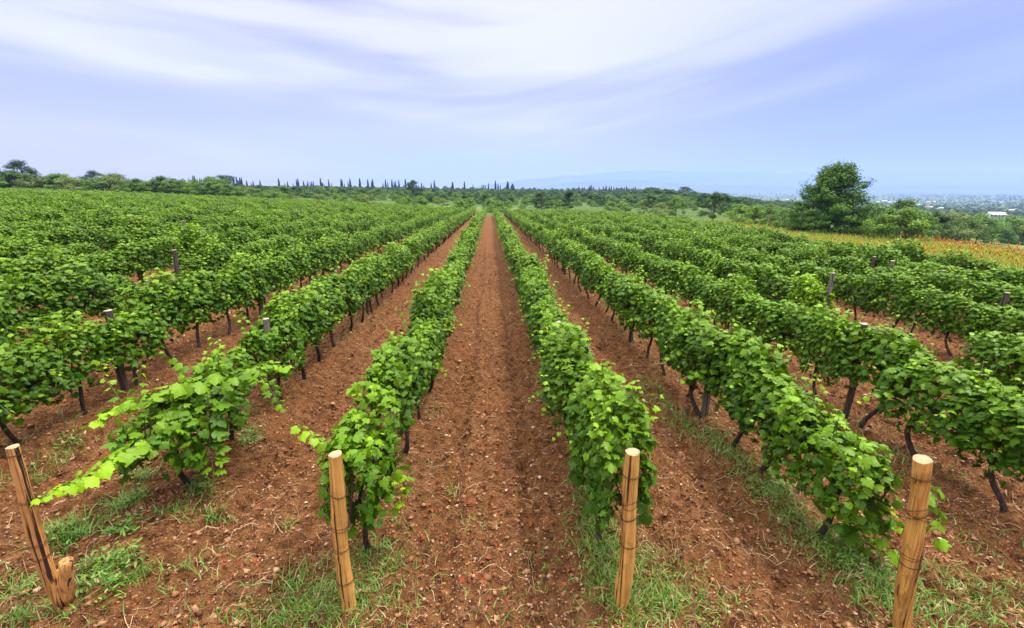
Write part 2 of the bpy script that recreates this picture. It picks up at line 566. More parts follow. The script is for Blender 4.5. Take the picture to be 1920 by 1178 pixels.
def make_foliage(seed, n=600, L=1.26, hw=0.37, z0=0.40, z1=1.5, nshoot=11, lsz=1.0, age0=0.05):
    rng = rs(seed)
    acc = Acc(); canes = True
    # lobes: the tufts that make the hedge lumpy
    nl = 12
    cu = rng.uniform(-L / 2, L / 2, nl); cph = rng.uniform(-0.5, PI + 0.5, nl); ca = rng.uniform(-0.42, 0.46, nl)
    u = rng.uniform(-L / 2, L / 2, n)
    ph = np.where(rng.rand(n) < 0.9, rng.uniform(-0.55, PI + 0.55, n), rng.uniform(0, 2 * PI, n))
    rr = np.sqrt(rng.uniform(0.28, 1.0, n))
    g = np.ones(n)
    for j in range(nl):
        dphi = np.angle(np.exp(1j * (ph - cph[j])))
        g += ca[j] * np.exp(-((u - cu[j]) / 0.22) ** 2 - (dphi / 0.45) ** 2)
    g *= 1 - 0.35 * np.clip((np.abs(u) / (L / 2) - 0.75) / 0.25, 0, 1)
    zc, hh = (z0 + z1) / 2, (z1 - z0) / 2
    c, s = np.cos(ph), np.sin(ph)
    e = 0.72
    X = hw * np.sign(c) * np.abs(c) ** e * rr * g
    Z = zc + hh * np.sign(s) * np.abs(s) ** e * rr * g
    Y = u + 0.05 * rng.randn(n)
    pos = np.stack([X, Y, Z], 1)
    outw = np.stack([c, 0.25 * rng.randn(n), s], 1)
    nrm = outw * 0.75 + np.array([0, 0, 0.7]) + rng.randn(n, 3) * 0.5
    tip = outw * 0.7 + np.array([0, 0, -0.75]) + rng.randn(n, 3) * 0.5
    size = lsz * (0.056 + 0.048 * rng.rand(n) ** 0.8)
    top = np.clip((Z - z1 + 0.25) / 0.4, 0, 1)
    hgt = np.clip((Z - z0) / (z1 - z0), 0, 1.1)
    age = np.clip(age0 + 0.16 * hgt + 0.38 * top * (0.4 + 0.6 * rng.rand(n)) + 0.07 * rng.randn(n), 0, 1)  # younger leaves higher up; also paints lit tops and shaded sides into the colour
    vine_leaves(acc, pos, nrm, tip, size, 0.5 + rng.rand(n) * 1.6, age, rng)
    for j in range(nshoot):
        y0 = rng.uniform(-L / 2, L / 2); sd = rng.choice([-1, 1])
        p0 = np.array([sd * rng.uniform(0, 0.24), y0, rng.uniform(0.9, 1.3)])
        ln = rng.uniform(0.35, 0.62)
        if j < nshoot * 0.55:      # upright tips
            d = unit(np.array([sd * rng.uniform(0, 0.5), rng.uniform(-0.5, 0.5), 1.0])); gv = rng.uniform(0.1, 0.5)
        else:                      # arching over the sides
            d = unit(np.array([sd * 1.0, rng.uniform(-0.6, 0.6), rng.uniform(0.2, 0.8)])); gv = rng.uniform(0.8, 1.5); ln *= 0.7
            p0[2] -= 0.15
        t = np.linspace(0, 1, 8)[:, None]
        P = p0 + d * ln * t + np.array([0, 0, -1.0]) * gv * ln * t ** 2 * 0.6
        shoot_leaves(acc, canes, P, rng, 0.10 * lsz, 0.04, 0.046, 0.25, 0.9)
    return acc.build('grapevine_foliage', [M_VINE, M_CANE], True)


def make_trunk(seed, h=0.66, lean=0.12):
    rng = rs(seed); acc = Acc()
    n = 9; t = np.linspace(0, 1, n)
    a = rng.uniform(0, 2 * PI)
    wx = lean * np.cos(a) * t + 0.035 * np.sin(t * 5 + a); wy = lean * 1.6 * np.sin(a) * t + 0.04 * np.sin(t * 6 + 2 * a)
    P = np.stack([wx - wx[0], wy - wy[0], -0.08 + (h + 0.08) * t], 1)
    R = 0.034 - 0.012 * t + 0.010 * np.exp(-t * 9) + 0.006 * np.exp(-((t - .92) / .1) ** 2)
    V, Fc = tube(P, R, 8, True, 0.35, rng); acc.add(V, Fc)
    for sgn in (-1, 1):
        t2 = np.linspace(0, 1, 6); ln = rng.uniform(0.35, 0.55)
        Q = P[-1] + np.stack([0.05 * np.sin(t2 * 3 + a) - 0.05 * np.sin(a), sgn * ln * t2, 0.14 * np.sin(t2 * 1.6) - 0.02 + 0.03 * rng.rand(6)], 1)
        V, Fc = tube(Q, 0.019 - 0.009 * t2, 7, True, 0.35, rng); acc.add(V, Fc)
        for q in (0.35, 0.6, 0.9):
            b0 = Q[int(q * 5)]
            b = b0 + np.stack([t2 * rng.uniform(-.18, .18), t2 * rng.uniform(-.1, .1), t2 * 0.38], 1)
            V, Fc = tube(b, 0.008 - 0.004 * t2, 5, False); acc.add(V, Fc)
    return acc.build('grapevine_trunk', M_BARK, True)


NV = 12
FOL = [make_foliage(100 + j, n=rs(j).randint(880, 1040), z1=1.42 + 0.12 * rs(j + 50).rand(), hw=0.225 + 0.055 * rs(j + 80).rand(), z0=0.34 + 0.1 * rs(j + 60).rand(), nshoot=10 + j % 5) for j in range(NV)]
TRK = [make_trunk(300 + j) for j in range(8)]

rng = rs(7)
STARTS = {1: 4.95, 2: 3.95, 3: 3.95, 4: 3.95, 5: 4.25, 0: 4.6, 6: 4.4}
FIXED = {2: [3.95, 5.75], 4: [3.98, 5.10, 5.75, 6.65, 7.43], 1: [4.98, 5.95, 7.25], 3: [3.98, 4.95]}
GAPS = {6: [(y_on_row(6, 1800), y_on_row(6, 1548))], -1: [(y_on_row(-1, 285), y_on_row(-1, 350))]}
vines, beside = [], []
for k in sorted(ROWS):
    x = ROWS[k]
    if x > 100 or x < -135: continue
    ys = list(FIXED.get(k, []))
    y = (ys[-1] + 0.98) if ys else STARTS.get(k, 4.2 + rng.rand() * 0.8)
    while y < Y_END + rng.uniform(-1, 1):
        ys.append(y); y += rng.uniform(0.88, 1.1) if y < 40 else rng.uniform(0.95, 1.15)
    for yy in ys:
        if x > edge_x(yy) - 0.3: continue
        if any(a < yy < b for a, b in GAPS.get(k, [])): continue
        if rng.rand() < 0.012 and yy > 9: continue
        xx = x + rng.uniform(-0.05, 0.05)
        px, py, d = project((xx, yy, tz(xx, yy) + 1.0))
        if d < 0.5: continue
        m = F * 1.2 / d
        if px < -m - 700 or px > W_ + m + 700: continue
        (vines if -m <= px <= W_ + m else beside).append((d, k, xx, yy))
vines.sort()
near, far = vines[:300], vines[300:] + beside
print('vines', len(vines), 'farthest single', near[-1][0])

ROWNAME = {
    0: 'left of the row that starts at the leaning forked post',
    1: 'in the row starting at the leaning forked post',
    2: 'in the row left of the central dirt lane',
    3: 'in the row right of the central dirt lane',
    4: 'in the row starting at the thick bottom-right post',
    5: 'in the next row right of the thick bottom-right post',
}
ORD = ['first', 'second', 'third', 'fourth', 'fifth', 'sixth', 'seventh', 'eighth']
ORD2 = ['first', 'second', 'third', 'fourth', 'fifth', 'sixth', 'seventh', 'outermost']
cnt = {}
order = sorted(near, key=lambda v: (v[1], v[3]))
proto = None
near_objs = {}
for d, k, x, y in order:
    j = cnt.get(k, 0); cnt[k] = j + 1
    vi = rng.randint(NV); ti = rng.randint(len(TRK))
    if proto is None:
        o = empty('grapevine', (0, 0, 0))
        link('trunk', TRK[ti], o); link('foliage', FOL[vi], o)
        proto = o
    else:
        o = copy_thing(proto)
    for ch in o.children:
        if ch.name.startswith('trunk'): ch.data = TRK[ti]
        else:
            ch.data = FOL[vi]
    o.location = (x, y, float(zg(np.array([x]), np.array([y]))[0]) - 0.01)
    flip = PI if rng.rand() < 0.5 else 0
    o.rotation_euler = (rng.uniform(-.04, .04), rng.uniform(-.05, .05), flip + rng.uniform(-.12, .12))
    s = rng.uniform(0.92, 1.1)
    o.scale = (s * rng.uniform(0.9, 1.12), s * rng.uniform(0.95, 1.1), s * rng.uniform(0.92, 1.06))
    if k in ROWNAME and j < 8 and k in (1, 2, 3, 4):
        lab = '%s leafy grapevine from the front %s' % (ORD[j], ROWNAME[k])
        grp = 'grapevines ' + ROWNAME[k]
    elif k in (1, 2, 3, 4):
        lab = 'grapevine past the eighth %s' % ROWNAME[k]
        grp = 'farther grapevines ' + ROWNAME[k]
    elif k <= 0:
        lab = 'green grapevine in the %s row left of the one at the leaning forked post' % ORD2[min(-k, 7)]
        grp = 'grapevines of the %s row to the left' % ORD2[min(-k, 7)]
    else:
        lab = 'green grapevine in the %s row right of the one at the thick post' % ORD2[min(k - 5, 7)]
        grp = 'grapevines of the %s row to the right' % ORD2[min(k - 5, 7)]
    tag(o, lab, 'grapevine', grp)
    near_objs[(k, j)] = o


# --- individual touches on the first vines of the front rows
def own_foliage(o, extra, base_seed, **kw):
    """gives one vine a foliage of its own, with extra shoots given in world coordinates"""
    me = make_foliage(base_seed, **kw)
    for ch in o.children:
        if ch.name.startswith('foliage'): ch.data = me
    acc, canes = Acc(), True; r_ = rs(base_seed + 1)
    for P, s0, s1, y0, y1 in extra:
        P = np.asarray(P, float); t = np.linspace(0, 1, len(P)); tt = np.linspace(0, 1, 12)
        Q = np.stack([np.interp(tt, t, P[:, j]) for j in range(3)], 1)
        Q = Q - np.array(o.location)
        shoot_leaves(acc, canes, Q, r_, s0, s1, 0.036, y0, y1, 0.005)
    if extra:
        link('trailing_shoot', acc.build('trailing_shoot', [M_VINE, M_CANE], True), o)
    o.rotation_euler = (0, 0, 0); o.scale = (1, 1, 1)


YP = 3.16
v = near_objs[(1, 0)]
own_foliage(v, [
    ([at(330, 790, 4.9), at(285, 820, 4.5), at(225, 850, 4.1), at(170, 885, 3.75), at(118, 915, 3.45), at(62, 938, 3.25)], 0.17, 0.07, 0.35, 0.95),
    ([at(340, 730, 5.2), at(270, 745, 5.0), at(215, 765, 4.9), at(165, 800, 4.7)], 0.16, 0.08, 0.45, 1.0),
    ([at(330, 760, 5.0), at(270, 790, 4.9), at(235, 810, 4.9)], 0.16, 0.1, 0.3, 0.7),
    ([at(400, 700, 5.3), at(370, 720, 5.1), at(330, 720, 5.0), at(290, 740, 4.9)], 0.17, 0.12, 0.3, 0.6),
    ([at(360, 740, 5.1), at(345, 790, 4.9), at(335, 830, 4.8), at(350, 870, 4.7)], 0.17, 0.12, 0.15, 0.3),
    ([at(390, 740, 5.1), at(390, 800, 4.9), at(395, 850, 4.8), at(400, 885, 4.7)], 0.17, 0.12, 0.15, 0.3),
    ([at(420, 720, 5.2), at(450, 700, 5.3), at(500, 680, 5.6), at(540, 690, 5.7)], 0.16, 0.1, 0.3, 0.6),
], 911, n=480, z0=0.30, z1=1.12, hw=0.40, L=1.2, nshoot=7, lsz=1.15)
own_foliage(near_objs[(1, 1)], [
    ([at(445, 700, 5.9), at(440, 740, 5.8), at(450, 780, 5.7), at(455, 800, 5.7)], 0.12, 0.09, 0.2, 0.4),
    ([at(470, 690, 6.0), at(500, 720, 5.9), at(520, 750, 5.8), at(530, 770, 5.8)], 0.12, 0.08, 0.3, 0.5),
], 915, n=480, z0=0.50, z1=1.25, hw=0.26, L=0.9, nshoot=7)
yb = y_on_row(6, 1508, 1.0)
kb = min((q for q in near_objs if q[0] == 6), key=lambda q: abs(near_objs[q].location.y - yb))
own_foliage(near_objs[kb], [], 941, n=800, z0=0.35, z1=1.62, hw=0.30, L=1.0, nshoot=14, age0=0.42)
near_objs[kb]['label'] = 'pale yellow-green grapevine beside a leaning grey post and a gap in its row'
v = near_objs[(2, 0)]
own_foliage(v, [
    ([at(665, 850, 3.95), at(640, 830, 3.9), at(605, 830, 3.85), at(580, 812, 3.8), at(560, 800, 3.8)], 0.13, 0.08, 0.4, 0.9),
    ([at(655, 900, 3.8), at(635, 930, 3.6), at(622, 960, 3.55)], 0.12, 0.09, 0.4, 0.6),
    ([at(740, 880, 3.95), at(760, 890, 3.95), at(755, 930, 3.9), at(745, 950, 3.9)], 0.11, 0.07, 0.4, 0.7),
    ([at(690, 900, 3.8), at(680, 940, 3.7), at(675, 990, 3.6)], 0.14, 0.12, 0.1, 0.25),
], 921, n=640, z0=0.45, z1=1.42, hw=0.26, L=0.95, nshoot=5)
v = near_objs[(4, 0)]
own_foliage(v, [
    ([at(1590, 960, 3.8), at(1620, 930, 3.7), at(1650, 935, 3.6), at(1665, 960, 3.5)], 0.13, 0.09, 0.6, 0.95),
    ([at(1600, 990, 3.8), at(1640, 985, 3.6), at(1655, 1010, 3.5), at(1665, 1040, 3.5)], 0.14, 0.1, 0.3, 0.5),
    ([at(1580, 980, 3.8), at(1610, 1000, 3.7), at(1630, 1030, 3.6)], 0.14, 0.1, 0.2, 0.4),
    ([at(1650, 975, 3.6), at(1690, 985, 3.4), at(1715, 1000, 3.3)], 0.11, 0.07, 0.3, 0.6),
], 931, n=760, z0=0.3, z1=1.3, hw=0.27, L=1.2, nshoot=5)

# --- the hundreds of vines further off: one scatter
sources_f = [ch for o in list(near_objs.values())[40:60] for ch in o.children if ch.name.startswith('foliage')]
seen, src = set(), []
for s_ in sources_f:
    if s_.data.name not in seen:
        seen.add(s_.data.name); src.append(s_)
src = src[:10]
tsrc = [ch for ch in list(near_objs.values())[45].children if ch.name.startswith('trunk')]


def scatter(name, pts, rot, scl, idx, srcs_list, mat=None):
    me = bpy.data.meshes.new(name)
    me.vertices.add(len(pts)); me.vertices.foreach_set('co', np.asarray(pts, np.float32).ravel())
    a = me.attributes.new('rot', 'FLOAT_VECTOR', 'POINT'); a.data.foreach_set('vector', np.asarray(rot, np.float32).ravel())
    a = me.attributes.new('scl', 'FLOAT_VECTOR', 'POINT'); a.data.foreach_set('vector', np.asarray(scl, np.float32).ravel())
    a = me.attributes.new('idx', 'INT', 'POINT'); a.data.foreach_set('value', np.asarray(idx, np.int32))
    o = link(name, me)
    ng = bpy.data.node_groups.new(name + '_scatter', 'GeometryNodeTree')
    ng.interface.new_socket(name='Geometry', in_out='INPUT', socket_type='NodeSocketGeometry')
    ng.interface.new_socket(name='Geometry', in_out='OUTPUT', socket_type='NodeSocketGeometry')
    N = ng.nodes; L = ng.links
    gi = N.new('NodeGroupInput'); go = N.new('NodeGroupOutput')
    fin = N.new('GeometryNodeJoinGeometry')
    tp = N.new('GeometryNodeMeshToPoints'); L.new(gi.outputs[0], tp.inputs[0])

    def named(nm, ty):
        q = N.new('GeometryNodeInputNamedAttribute'); q.data_type = ty; q.inputs[0].default_value = nm; return q.outputs[0]
    er = N.new('FunctionNodeEulerToRotation'); L.new(named('rot', 'FLOAT_VECTOR'), er.inputs[0])
    for srcs in srcs_list:
        j = N.new('GeometryNodeJoinGeometry')
        for s in srcs:
            oi = N.new('GeometryNodeObjectInfo'); oi.transform_space = 'ORIGINAL'
            oi.inputs['Object'].default_value = s; oi.inputs['As Instance'].default_value = True
            L.new(oi.outputs['Geometry'], j.inputs[0])
        ip = N.new('GeometryNodeInstanceOnPoints')
        ip.inputs['Pick Instance'].default_value = True
        L.new(tp.outputs[0], ip.inputs['Points']); L.new(j.outputs[0], ip.inputs['Instance'])
        L.new(named('idx', 'INT'), ip.inputs['Instance Index'])
        L.new(er.outputs[0], ip.inputs['Rotation']); L.new(named('scl', 'FLOAT_VECTOR'), ip.inputs['Scale'])
        L.new(ip.outputs[0], fin.inputs[0])
    L.new(fin.outputs[0], go.inputs[0])
    md = o.modifiers.new('scatter', 'NODES'); md.node_group = ng
    return o


fa = np.array([(x, y) for d, k, x, y in far])
fpts = np.column_stack([fa, zg(fa[:, 0], fa[:, 1])])
n = len(fa)
frot = np.column_stack([rng.uniform(-.04, .04, n), rng.uniform(-.05, .05, n), rng.choice([0, PI], n) + rng.uniform(-.12, .12, n)])
s = rng.uniform(0.9, 1.1, n)
fscl = np.column_stack([s * rng.uniform(.95, 1.2, n), s * rng.uniform(1.0, 1.15, n), s * rng.uniform(.93, 1.06, n)])
o = scatter('distant_grapevine_rows', fpts, frot, fscl, rng.randint(0, 1000, n), [src, tsrc])
tag(o, 'rows of green grapevines filling the field out to its far edge', 'grapevines', kind='stuff')

# ------------------------------------------------------------------ posts
def post(name, base, top, r0, r1, m, mcut, label, cat='post', group=None, ties=(), seed=0, knots=(), kink=None):
    rng = rs(seed)
    base = np.array(base, float); top = np.array(top, float)
    root = empty(name, base)
    n = 26; t = np.linspace(0, 1, n)
    ax = top - base
    P = base[None] + ax[None] * t[:, None] - np.array([0, 0, 0.12]) * (1 - t)[:, None]
    bend = 0.018 * np.sin(t * PI * 1.3 + seed) + 0.010 * np.sin(t * 7 + seed)
    P[:, 0] += bend - bend[0] * (1 - t) - bend[-1] * t
    if kink is not None:
        P[:, 0] += kink * np.sin(np.clip(t, 0, 1) * PI)
    R = (r0 + (r1 - r0) * t) * (1 + 0.05 * np.sin(t * 9 + seed) + 0.03 * rng.randn(n))
    k = 18
    th = np.arange(k) * 2 * PI / k
    T, A, B = frames(P)
    prof = 1 + 0.05 * np.sin(3 * th + seed) + 0.035 * np.sin(5 * th + 2 * seed)
    rad = R[:, None] * prof[None] * (1 + 0.025 * (rng.rand(n, k) - 0.5))
    for (kt, ka, kh) in knots:
        rad = rad + kh * np.exp(-((t[:, None] - kt) / 0.03) ** 2 - (np.angle(np.exp(1j * (th[None] - ka))) / 0.5) ** 2)
    V = P[:, None] + rad[..., None] * (np.cos(th)[None, :, None] * A[:, None] + np.sin(th)[None, :, None] * B[:, None])
    V = V - base
    i = np.arange(n - 1)[:, None] * k + np.arange(k)[None]
    j = np.arange(n - 1)[:, None] * k + (np.arange(k)[None] + 1) % k
    Fq = np.stack([i, j, j + k, i + k], -1).reshape(-1, 4)
    link('pole', mesh(name + '_pole', V.reshape(-1, 3), [Fq], m, None, True), root)
    # sawn end: a shallow bevelled cap
    ring = V[-1]; c = ring.mean(0); tdir = T[-1]
    ring2 = c + (ring - c) * 0.90 + tdir * r1 * 0.14
    tilt = (ring2 - c) @ np.array([1.0, 0.3, 0]) * 0.10
    ring2 = ring2 + tdir * tilt[:, None]
    Vc = np.concatenate([ring, ring2, [ring2.mean(0)]])
    a = np.arange(k); b = (a + 1) % k
    link('sawn_end', mesh(name + '_sawn_end', Vc, [np.stack([a, b, b + k, a + k], 1), np.stack([np.full(k, 2 * k), a + k, b + k], 1)], mcut), root)
    for q, (tt, sl) in enumerate(ties):
        acc = Acc()
        f = tt * (n - 1); i0 = int(f)
        cpt = P[i0] - base
        for w in range(2):
            an = np.linspace(0, 2 * PI, 25)
            rr = R[i0] * 1.12 + 0.004
            ph = rng.uniform(0, 6)
            L_ = cpt + rr * (np.cos(an)[:, None] * A[i0] + np.sin(an)[:, None] * B[i0]) + T[i0] * (sl * np.sin(an + ph + w * 2.2) + 0.010 * w)[:, None]
            Vt, Ft = tube(L_, 0.0021, 5, False); acc.add(Vt, Ft)
        e = L_[0] + np.array([[0, 0, 0], [0.02, -0.01, -0.01], [0.05, -0.02, -0.035], [0.07, 0.0, -0.05]])
        Vt, Ft = tube(e, 0.0025, 5, False); acc.add(Vt, Ft)
        link('wire_tie', acc.build('wire_tie', M_WIRE, True), root)
    tag(root, label, cat, group)
    return root, P, R


def foot(px, py):
    p = hit(px, py); p[2] = float(zg(p[:1], p[1:2])[0]); return p


G_END = 'peeled end posts at the front of the rows'
b = foot(132, 1152); b1 = b
r1_, P1, R1 = post('end_post', b, at(24, 838, b[1] + 0.02), 0.056, 0.040, M_POST_BARKY, M_CUT,
     'leaning half-peeled end post with a forked stub at its foot', 'post', G_END, [(0.96, .004), (0.72, .012), (0.50, .006), (0.42, .01)], 3, (), -0.035)
# sawn side stub of the forked post
acc = Acc(); t = np.linspace(0, 1, 7)[:, None]
s0 = at(122, 1128, b[1]) - b; s1 = at(124, 1052, b[1] - 0.02) - b
Ps = s0 * (1 - t) + s1 * t
V, Fc = tube(Ps, np.linspace(0.058, 0.044, 7), 12, True, 0.06, rs(5)); acc.add(V, Fc)
st = link('side_stub', acc.build('side_stub', M_POST_BARKY, True), r1_)
b = foot(657, 1156); b2 = b
post('end_post', b, at(629, 852, b[1]), 0.062, 0.053, M_POST, M_CUT, 'slightly bowed orange peeled end post at the row left of the central lane', 'post', G_END,
     [(0.80, .03), (0.63, .012), (0.49, .014), (0.30, .004)], 8, [(0.62, 2.5, .02), (0.45, 5.0, .012), (0.3, 5.5, .014)], 0.012)
b = foot(1160, 1146); b3 = b
post('end_post', b, at(1186, 848, b[1]), 0.062, 0.056, M_POST, M_CUT, 'straight orange peeled end post at the row right of the central lane', 'post', G_END,
     [(0.90, .006), (0.74, .035), (0.66, .02), (0.48, .006)], 12, [(0.22, 0.2, .02), (0.12, 3.0, .012)])
b = foot(1694, 1192); b4 = b
r4, P4, R4 = post('end_post', b, at(1729, 862, b[1]), 0.066, 0.056, M_POST, M_CUT, 'thickest peeled end post, tied with wire, beside hanging vine leaves', 'post', G_END,
     [(0.93, .004), (0.76, .035), (0.72, .03), (0.52, .01), (0.50, .012)], 16, [(0.6, 1.0, .012)])
# leaf sprig hanging on the fourth post: the tip of a cane that lies on its wire
acc, canes = Acc(), True
q0 = at(1740, 915, b4[1] + .12)
shoot_leaves(acc, canes, [at(1735, 905, b4[1] + .1), at(1752, 930, b4[1] + .05), at(1756, 960, b4[1]), at(1748, 1005, b4[1])] - q0, rs(77), 0.13, 0.10, 0.06, 0.35, 0.55)
o = link('vine_sprig', acc.build('vine_sprig', [M_VINE, M_CANE], True), None, q0)
tag(o, 'sprig of broad vine leaves hanging on the thickest end post', 'vine sprig')


def row_post(k, px, htop, r, m, label, group=None, seed=0, lean=(0, 0), mc=None):
    y = y_on_row(k, px, htop * 0.6); x = ROWS[k] + 0.03
    z = float(zg(np.array([x]), np.array([y]))[0])
    post('trellis_post', (x, y, z), (x + lean[0], y + lean[1], z + htop), r, r * 0.86, m, mc or M_OLDCUT, label, 'post', group, (), seed)
    return (k, y)


G_OLD = 'old weathered trellis posts standing in the rows'
placed = [
    row_post(1, 503, 1.46, 0.052, M_OLD, 'grey squared trellis post rising above the first vine behind the forked post', G_OLD, 21, (0.03, 0)),
    row_post(0, 214, 1.38, 0.065, M_OLDDARK, 'dark trellis post with a pale sawn top in the row left of the forked post', G_OLD, 22),
    row_post(4, 1326, 1.25, 0.062, M_OLD, 'stout grey trellis post standing in grass under the thick-post row', G_OLD, 23),
    row_post(5, 1602, 1.55, 0.05, M_OLDDARK, 'dark trellis post in the row right of the thick post', G_OLD, 24),
    row_post(6, 1546, 1.72, 0.055, M_OLD, 'leaning grey trellis post beside a pale yellow-green vine and a gap', G_OLD, 25, (0.12, 0.1)),
    row_post(-1, 333, 1.62, 0.06, M_OLDDARK, 'tall dark trellis post standing in a gap of the left rows', G_OLD, 26),
    row_post(-3, 348, 1.75, 0.055, M_OLD, 'grey trellis post top showing behind the tall dark one', G_OLD, 27),
    row_post(-4, 248, 1.75, 0.055, M_OLDDARK, 'dark trellis post poking out of the far left vines', G_OLD, 28),
    row_post(8, 1622, 1.62, 0.055, M_OLDDARK, 'dark slanting trellis post among vines below the big tree', G_OLD, 29, (0.15, 0.0)),
    row_post(8, 1664, 1.6, 0.06, M_OLD, 'brownish trellis post among vines below the meadow', G_OLD, 30),
    row_post(7, 1856, 1.62, 0.055, M_OLDDARK, 'dark tilted trellis post near the meadow side of the rows', G_OLD, 31, (0.2, 0.05)),
    row_post(8, 1757, 1.56, 0.05, M_OLD, 'thin grey trellis post among the rows at far right', G_OLD, 32),
    row_post(4, 1185, 1.4, 0.055, M_OLD, 'grey trellis post half hidden in the middle of the thick-post row', G_OLD, 33),
    row_post(3, 1043, 1.35, 0.055, M_OLD, 'grey trellis post in leaves of the row right of the central lane', G_OLD, 34),
    row_post(0, 652, 1.6, 0.05, M_OLDDARK, 'dark trellis post far along the row left of the forked post', G_OLD, 36),
    row_post(0, 480, 1.35, 0.05, M_OLDDARK, 'dark trellis post under the canopy in the row left of the forked post', G_OLD, 37),
]
# the trellis posts that mostly hide in the canopy
r_ = rs(91)
for k in range(-12, 12):
    for y in np.arange(12 + r_.rand() * 5, 60, 7.5):
        x = ROWS[k]
        if x > edge_x(y) - 0.6 or abs(x) > 1.15 * y: continue
        if any(k == a and abs(y - b_) < 3 for a, b_ in placed): continue
        if y > 30 and r_.rand() < 0.35: continue
        y += r_.uniform(-1, 1)
        z = tz(x, y); h = r_.uniform(1.2, 1.5)
        post('trellis_post', (x, y, z), (x + r_.uniform(-.08, .08), y, z + h), 0.05, 0.043, M_OLD if r_.rand() < .5 else M_OLDDARK, M_OLDCUT,
             'weathered trellis post mostly hidden among vine leaves', 'post', 'trellis posts hidden in the vine rows', (), 100 + len(placed))

# ------------------------------------------------------------------ soil litter
M_STONE = island_mat('field_stone', [(0.0, (0.07, 0.026, 0.013)), (0.5, (0.20, 0.080, 0.034)), (0.86, (0.30, 0.15, 0.07)), (0.97, (0.38, 0.24, 0.14)), (1.0, (0.52, 0.40, 0.29))], 0.9, 0.15)
M_DEAD = island_mat('dead_leaf', [(0.0, (0.21, 0.036, 0.014)), (0.35, (0.26, 0.068, 0.022)), (0.7, (0.18, 0.078, 0.034)), (1.0, (0.34, 0.20, 0.10))], 0.8, 0.2, 0.15)
M_STRAW = island_mat('straw', [(0.0, (0.10, 0.048, 0.024)), (0.6, (0.23, 0.13, 0.062)), (1.0, (0.44, 0.31, 0.17))], 0.7, 0.25)
M_GRASS = island_mat('field_grass', [(0.0, (0.045, 0.12, 0.010)), (0.5, (0.095, 0.21, 0.018)), (0.82, (0.16, 0.27, 0.03)), (0.92, (0.28, 0.25, 0.09)), (1.0, (0.36, 0.28, 0.14))], 0.5, 0.35, 0.25)

r_ = rs(5)


def zz(x, y):
    return zg(x, y) + micro(x, y)


def near_points(n, ymax, p=1.6, seed=0):
    r = rs(seed)
    y = 1.9 + (ymax - 1.9) * r.rand(n) ** p
    x = (r.rand(n) * 2 - 1) * (y * 1.14 + 1.2) + 0.047 * y
    return x, y


# stones and clods
oct_v = np.array([(1, 0, 0), (-1, 0, 0), (0, 1, 0), (0, -1, 0), (0, 0, 1), (0, 0, -1), (.65, .65, .35), (-.65, .6, .3), (.6, -.65, .35), (-.6, -.65, .3)], float)
oct_f = np.array([(4, 0, 6), (4, 6, 2), (4, 2, 7), (4, 7, 1), (4, 1, 9), (4, 9, 3), (4, 3, 8), (4, 8, 0), (0, 5, 6), (6, 5, 2), (2, 5, 7), (7, 5, 1), (1, 5, 9), (9, 5, 3), (3, 5, 8), (8, 5, 0)])
x, y = near_points(140000, 30, 1.6, 1)
n = len(x)
keep = x < edge_x(y); x, y = x[keep], y[keep]; n = len(x)
sz = np.clip(np.exp(r_.randn(n) * 0.5) * 0.0068 * (1 + 0.06 * y), 0.003, 0.045)
V = np.repeat(oct_v[None], n, 0) * (0.7 + 0.6 * r_.rand(n, len(oct_v), 1))
V = V * sz[:, None, None] * np.stack([1 + .5 * r_.rand(n), 0.8 + .4 * r_.rand(n), 0.55 + .25 * r_.rand(n)], 1)[:, None]
a = r_.rand(n) * 6.28
V = np.stack([V[..., 0] * np.cos(a)[:, None] - V[..., 1] * np.sin(a)[:, None], V[..., 0] * np.sin(a)[:, None] + V[..., 1] * np.cos(a)[:, None], V[..., 2]], -1)
V = V + np.stack([x, y, zz(x, y) + sz * 0.15], 1)[:, None]
Fs = (oct_f[None] + (np.arange(n) * len(oct_v))[:, None, None]).reshape(-1, 3)
tag(link('gravel', mesh('gravel', V.reshape(-1, 3), [Fs], M_STONE)), 'small reddish clods and pale stones strewn over the soil', 'gravel', kind='stuff')

# dead leaves, thickest along the lane middles
x, y = near_points(17000, 55, 1.6, 2)
lane = np.array([0.5 * (ROWS[k] + ROWS[k + 1]) for k in range(-3, 8)])
pick = r_.rand(len(x)) < 0.55
x = np.where(pick, lane[r_.randint(0, len(lane), len(x))] + 0.22 * r_.randn(len(x)), x)
cl = vnoise(x * 0.9, y * 0.7, 88) > 0.52
x, y = x[cl], y[cl]; n = len(x)
pos = np.stack([x, y, zz(x, y) + 0.012], 1)
V, Fc = spread_leaves(LEAF, LEAF_F, pos, np.array([0, 0, 1.0]) + r_.randn(n, 3) * .45, r_.randn(n, 3), r_.uniform(.02, .06, n), r_.uniform(-3.5, 3.5, n))
tag(link('leaf_litter', mesh('leaf_litter', V, Fc, M_DEAD)), 'dry red and tan dead leaves lying in the lanes', 'dead leaves', kind='stuff')


def blades(x, y, h, wdt, lean, r, zoff=0.0):
    n = len(x); a = r.rand(n) * 6.28
    d = np.stack([np.cos(a), np.sin(a), np.zeros(n)], 1); sd = np.stack([-np.sin(a), np.cos(a), np.zeros(n)], 1)
    b = np.stack([x, y, zz(x, y) + zoff], 1)
    rows = []
    for t, wf in ((0, 1.0), (0.5, 0.8), (1.0, 0.08)):
        c = b + d * (lean * h * t ** 1.7)[:, None] + np.array([0, 0, 1.0]) * (h * t * (1 - 0.28 * lean * t))[:, None]
        rows += [c - sd * (wdt * wf / 2)[:, None], c + sd * (wdt * wf / 2)[:, None]]
    V = np.stack(rows, 1)
    q = np.array([(0, 1, 3, 2), (2, 3, 5, 4)])
    return V.reshape(-1, 3), [(q[None] + (np.arange(n) * 6)[:, None, None]).reshape(-1, 4)]


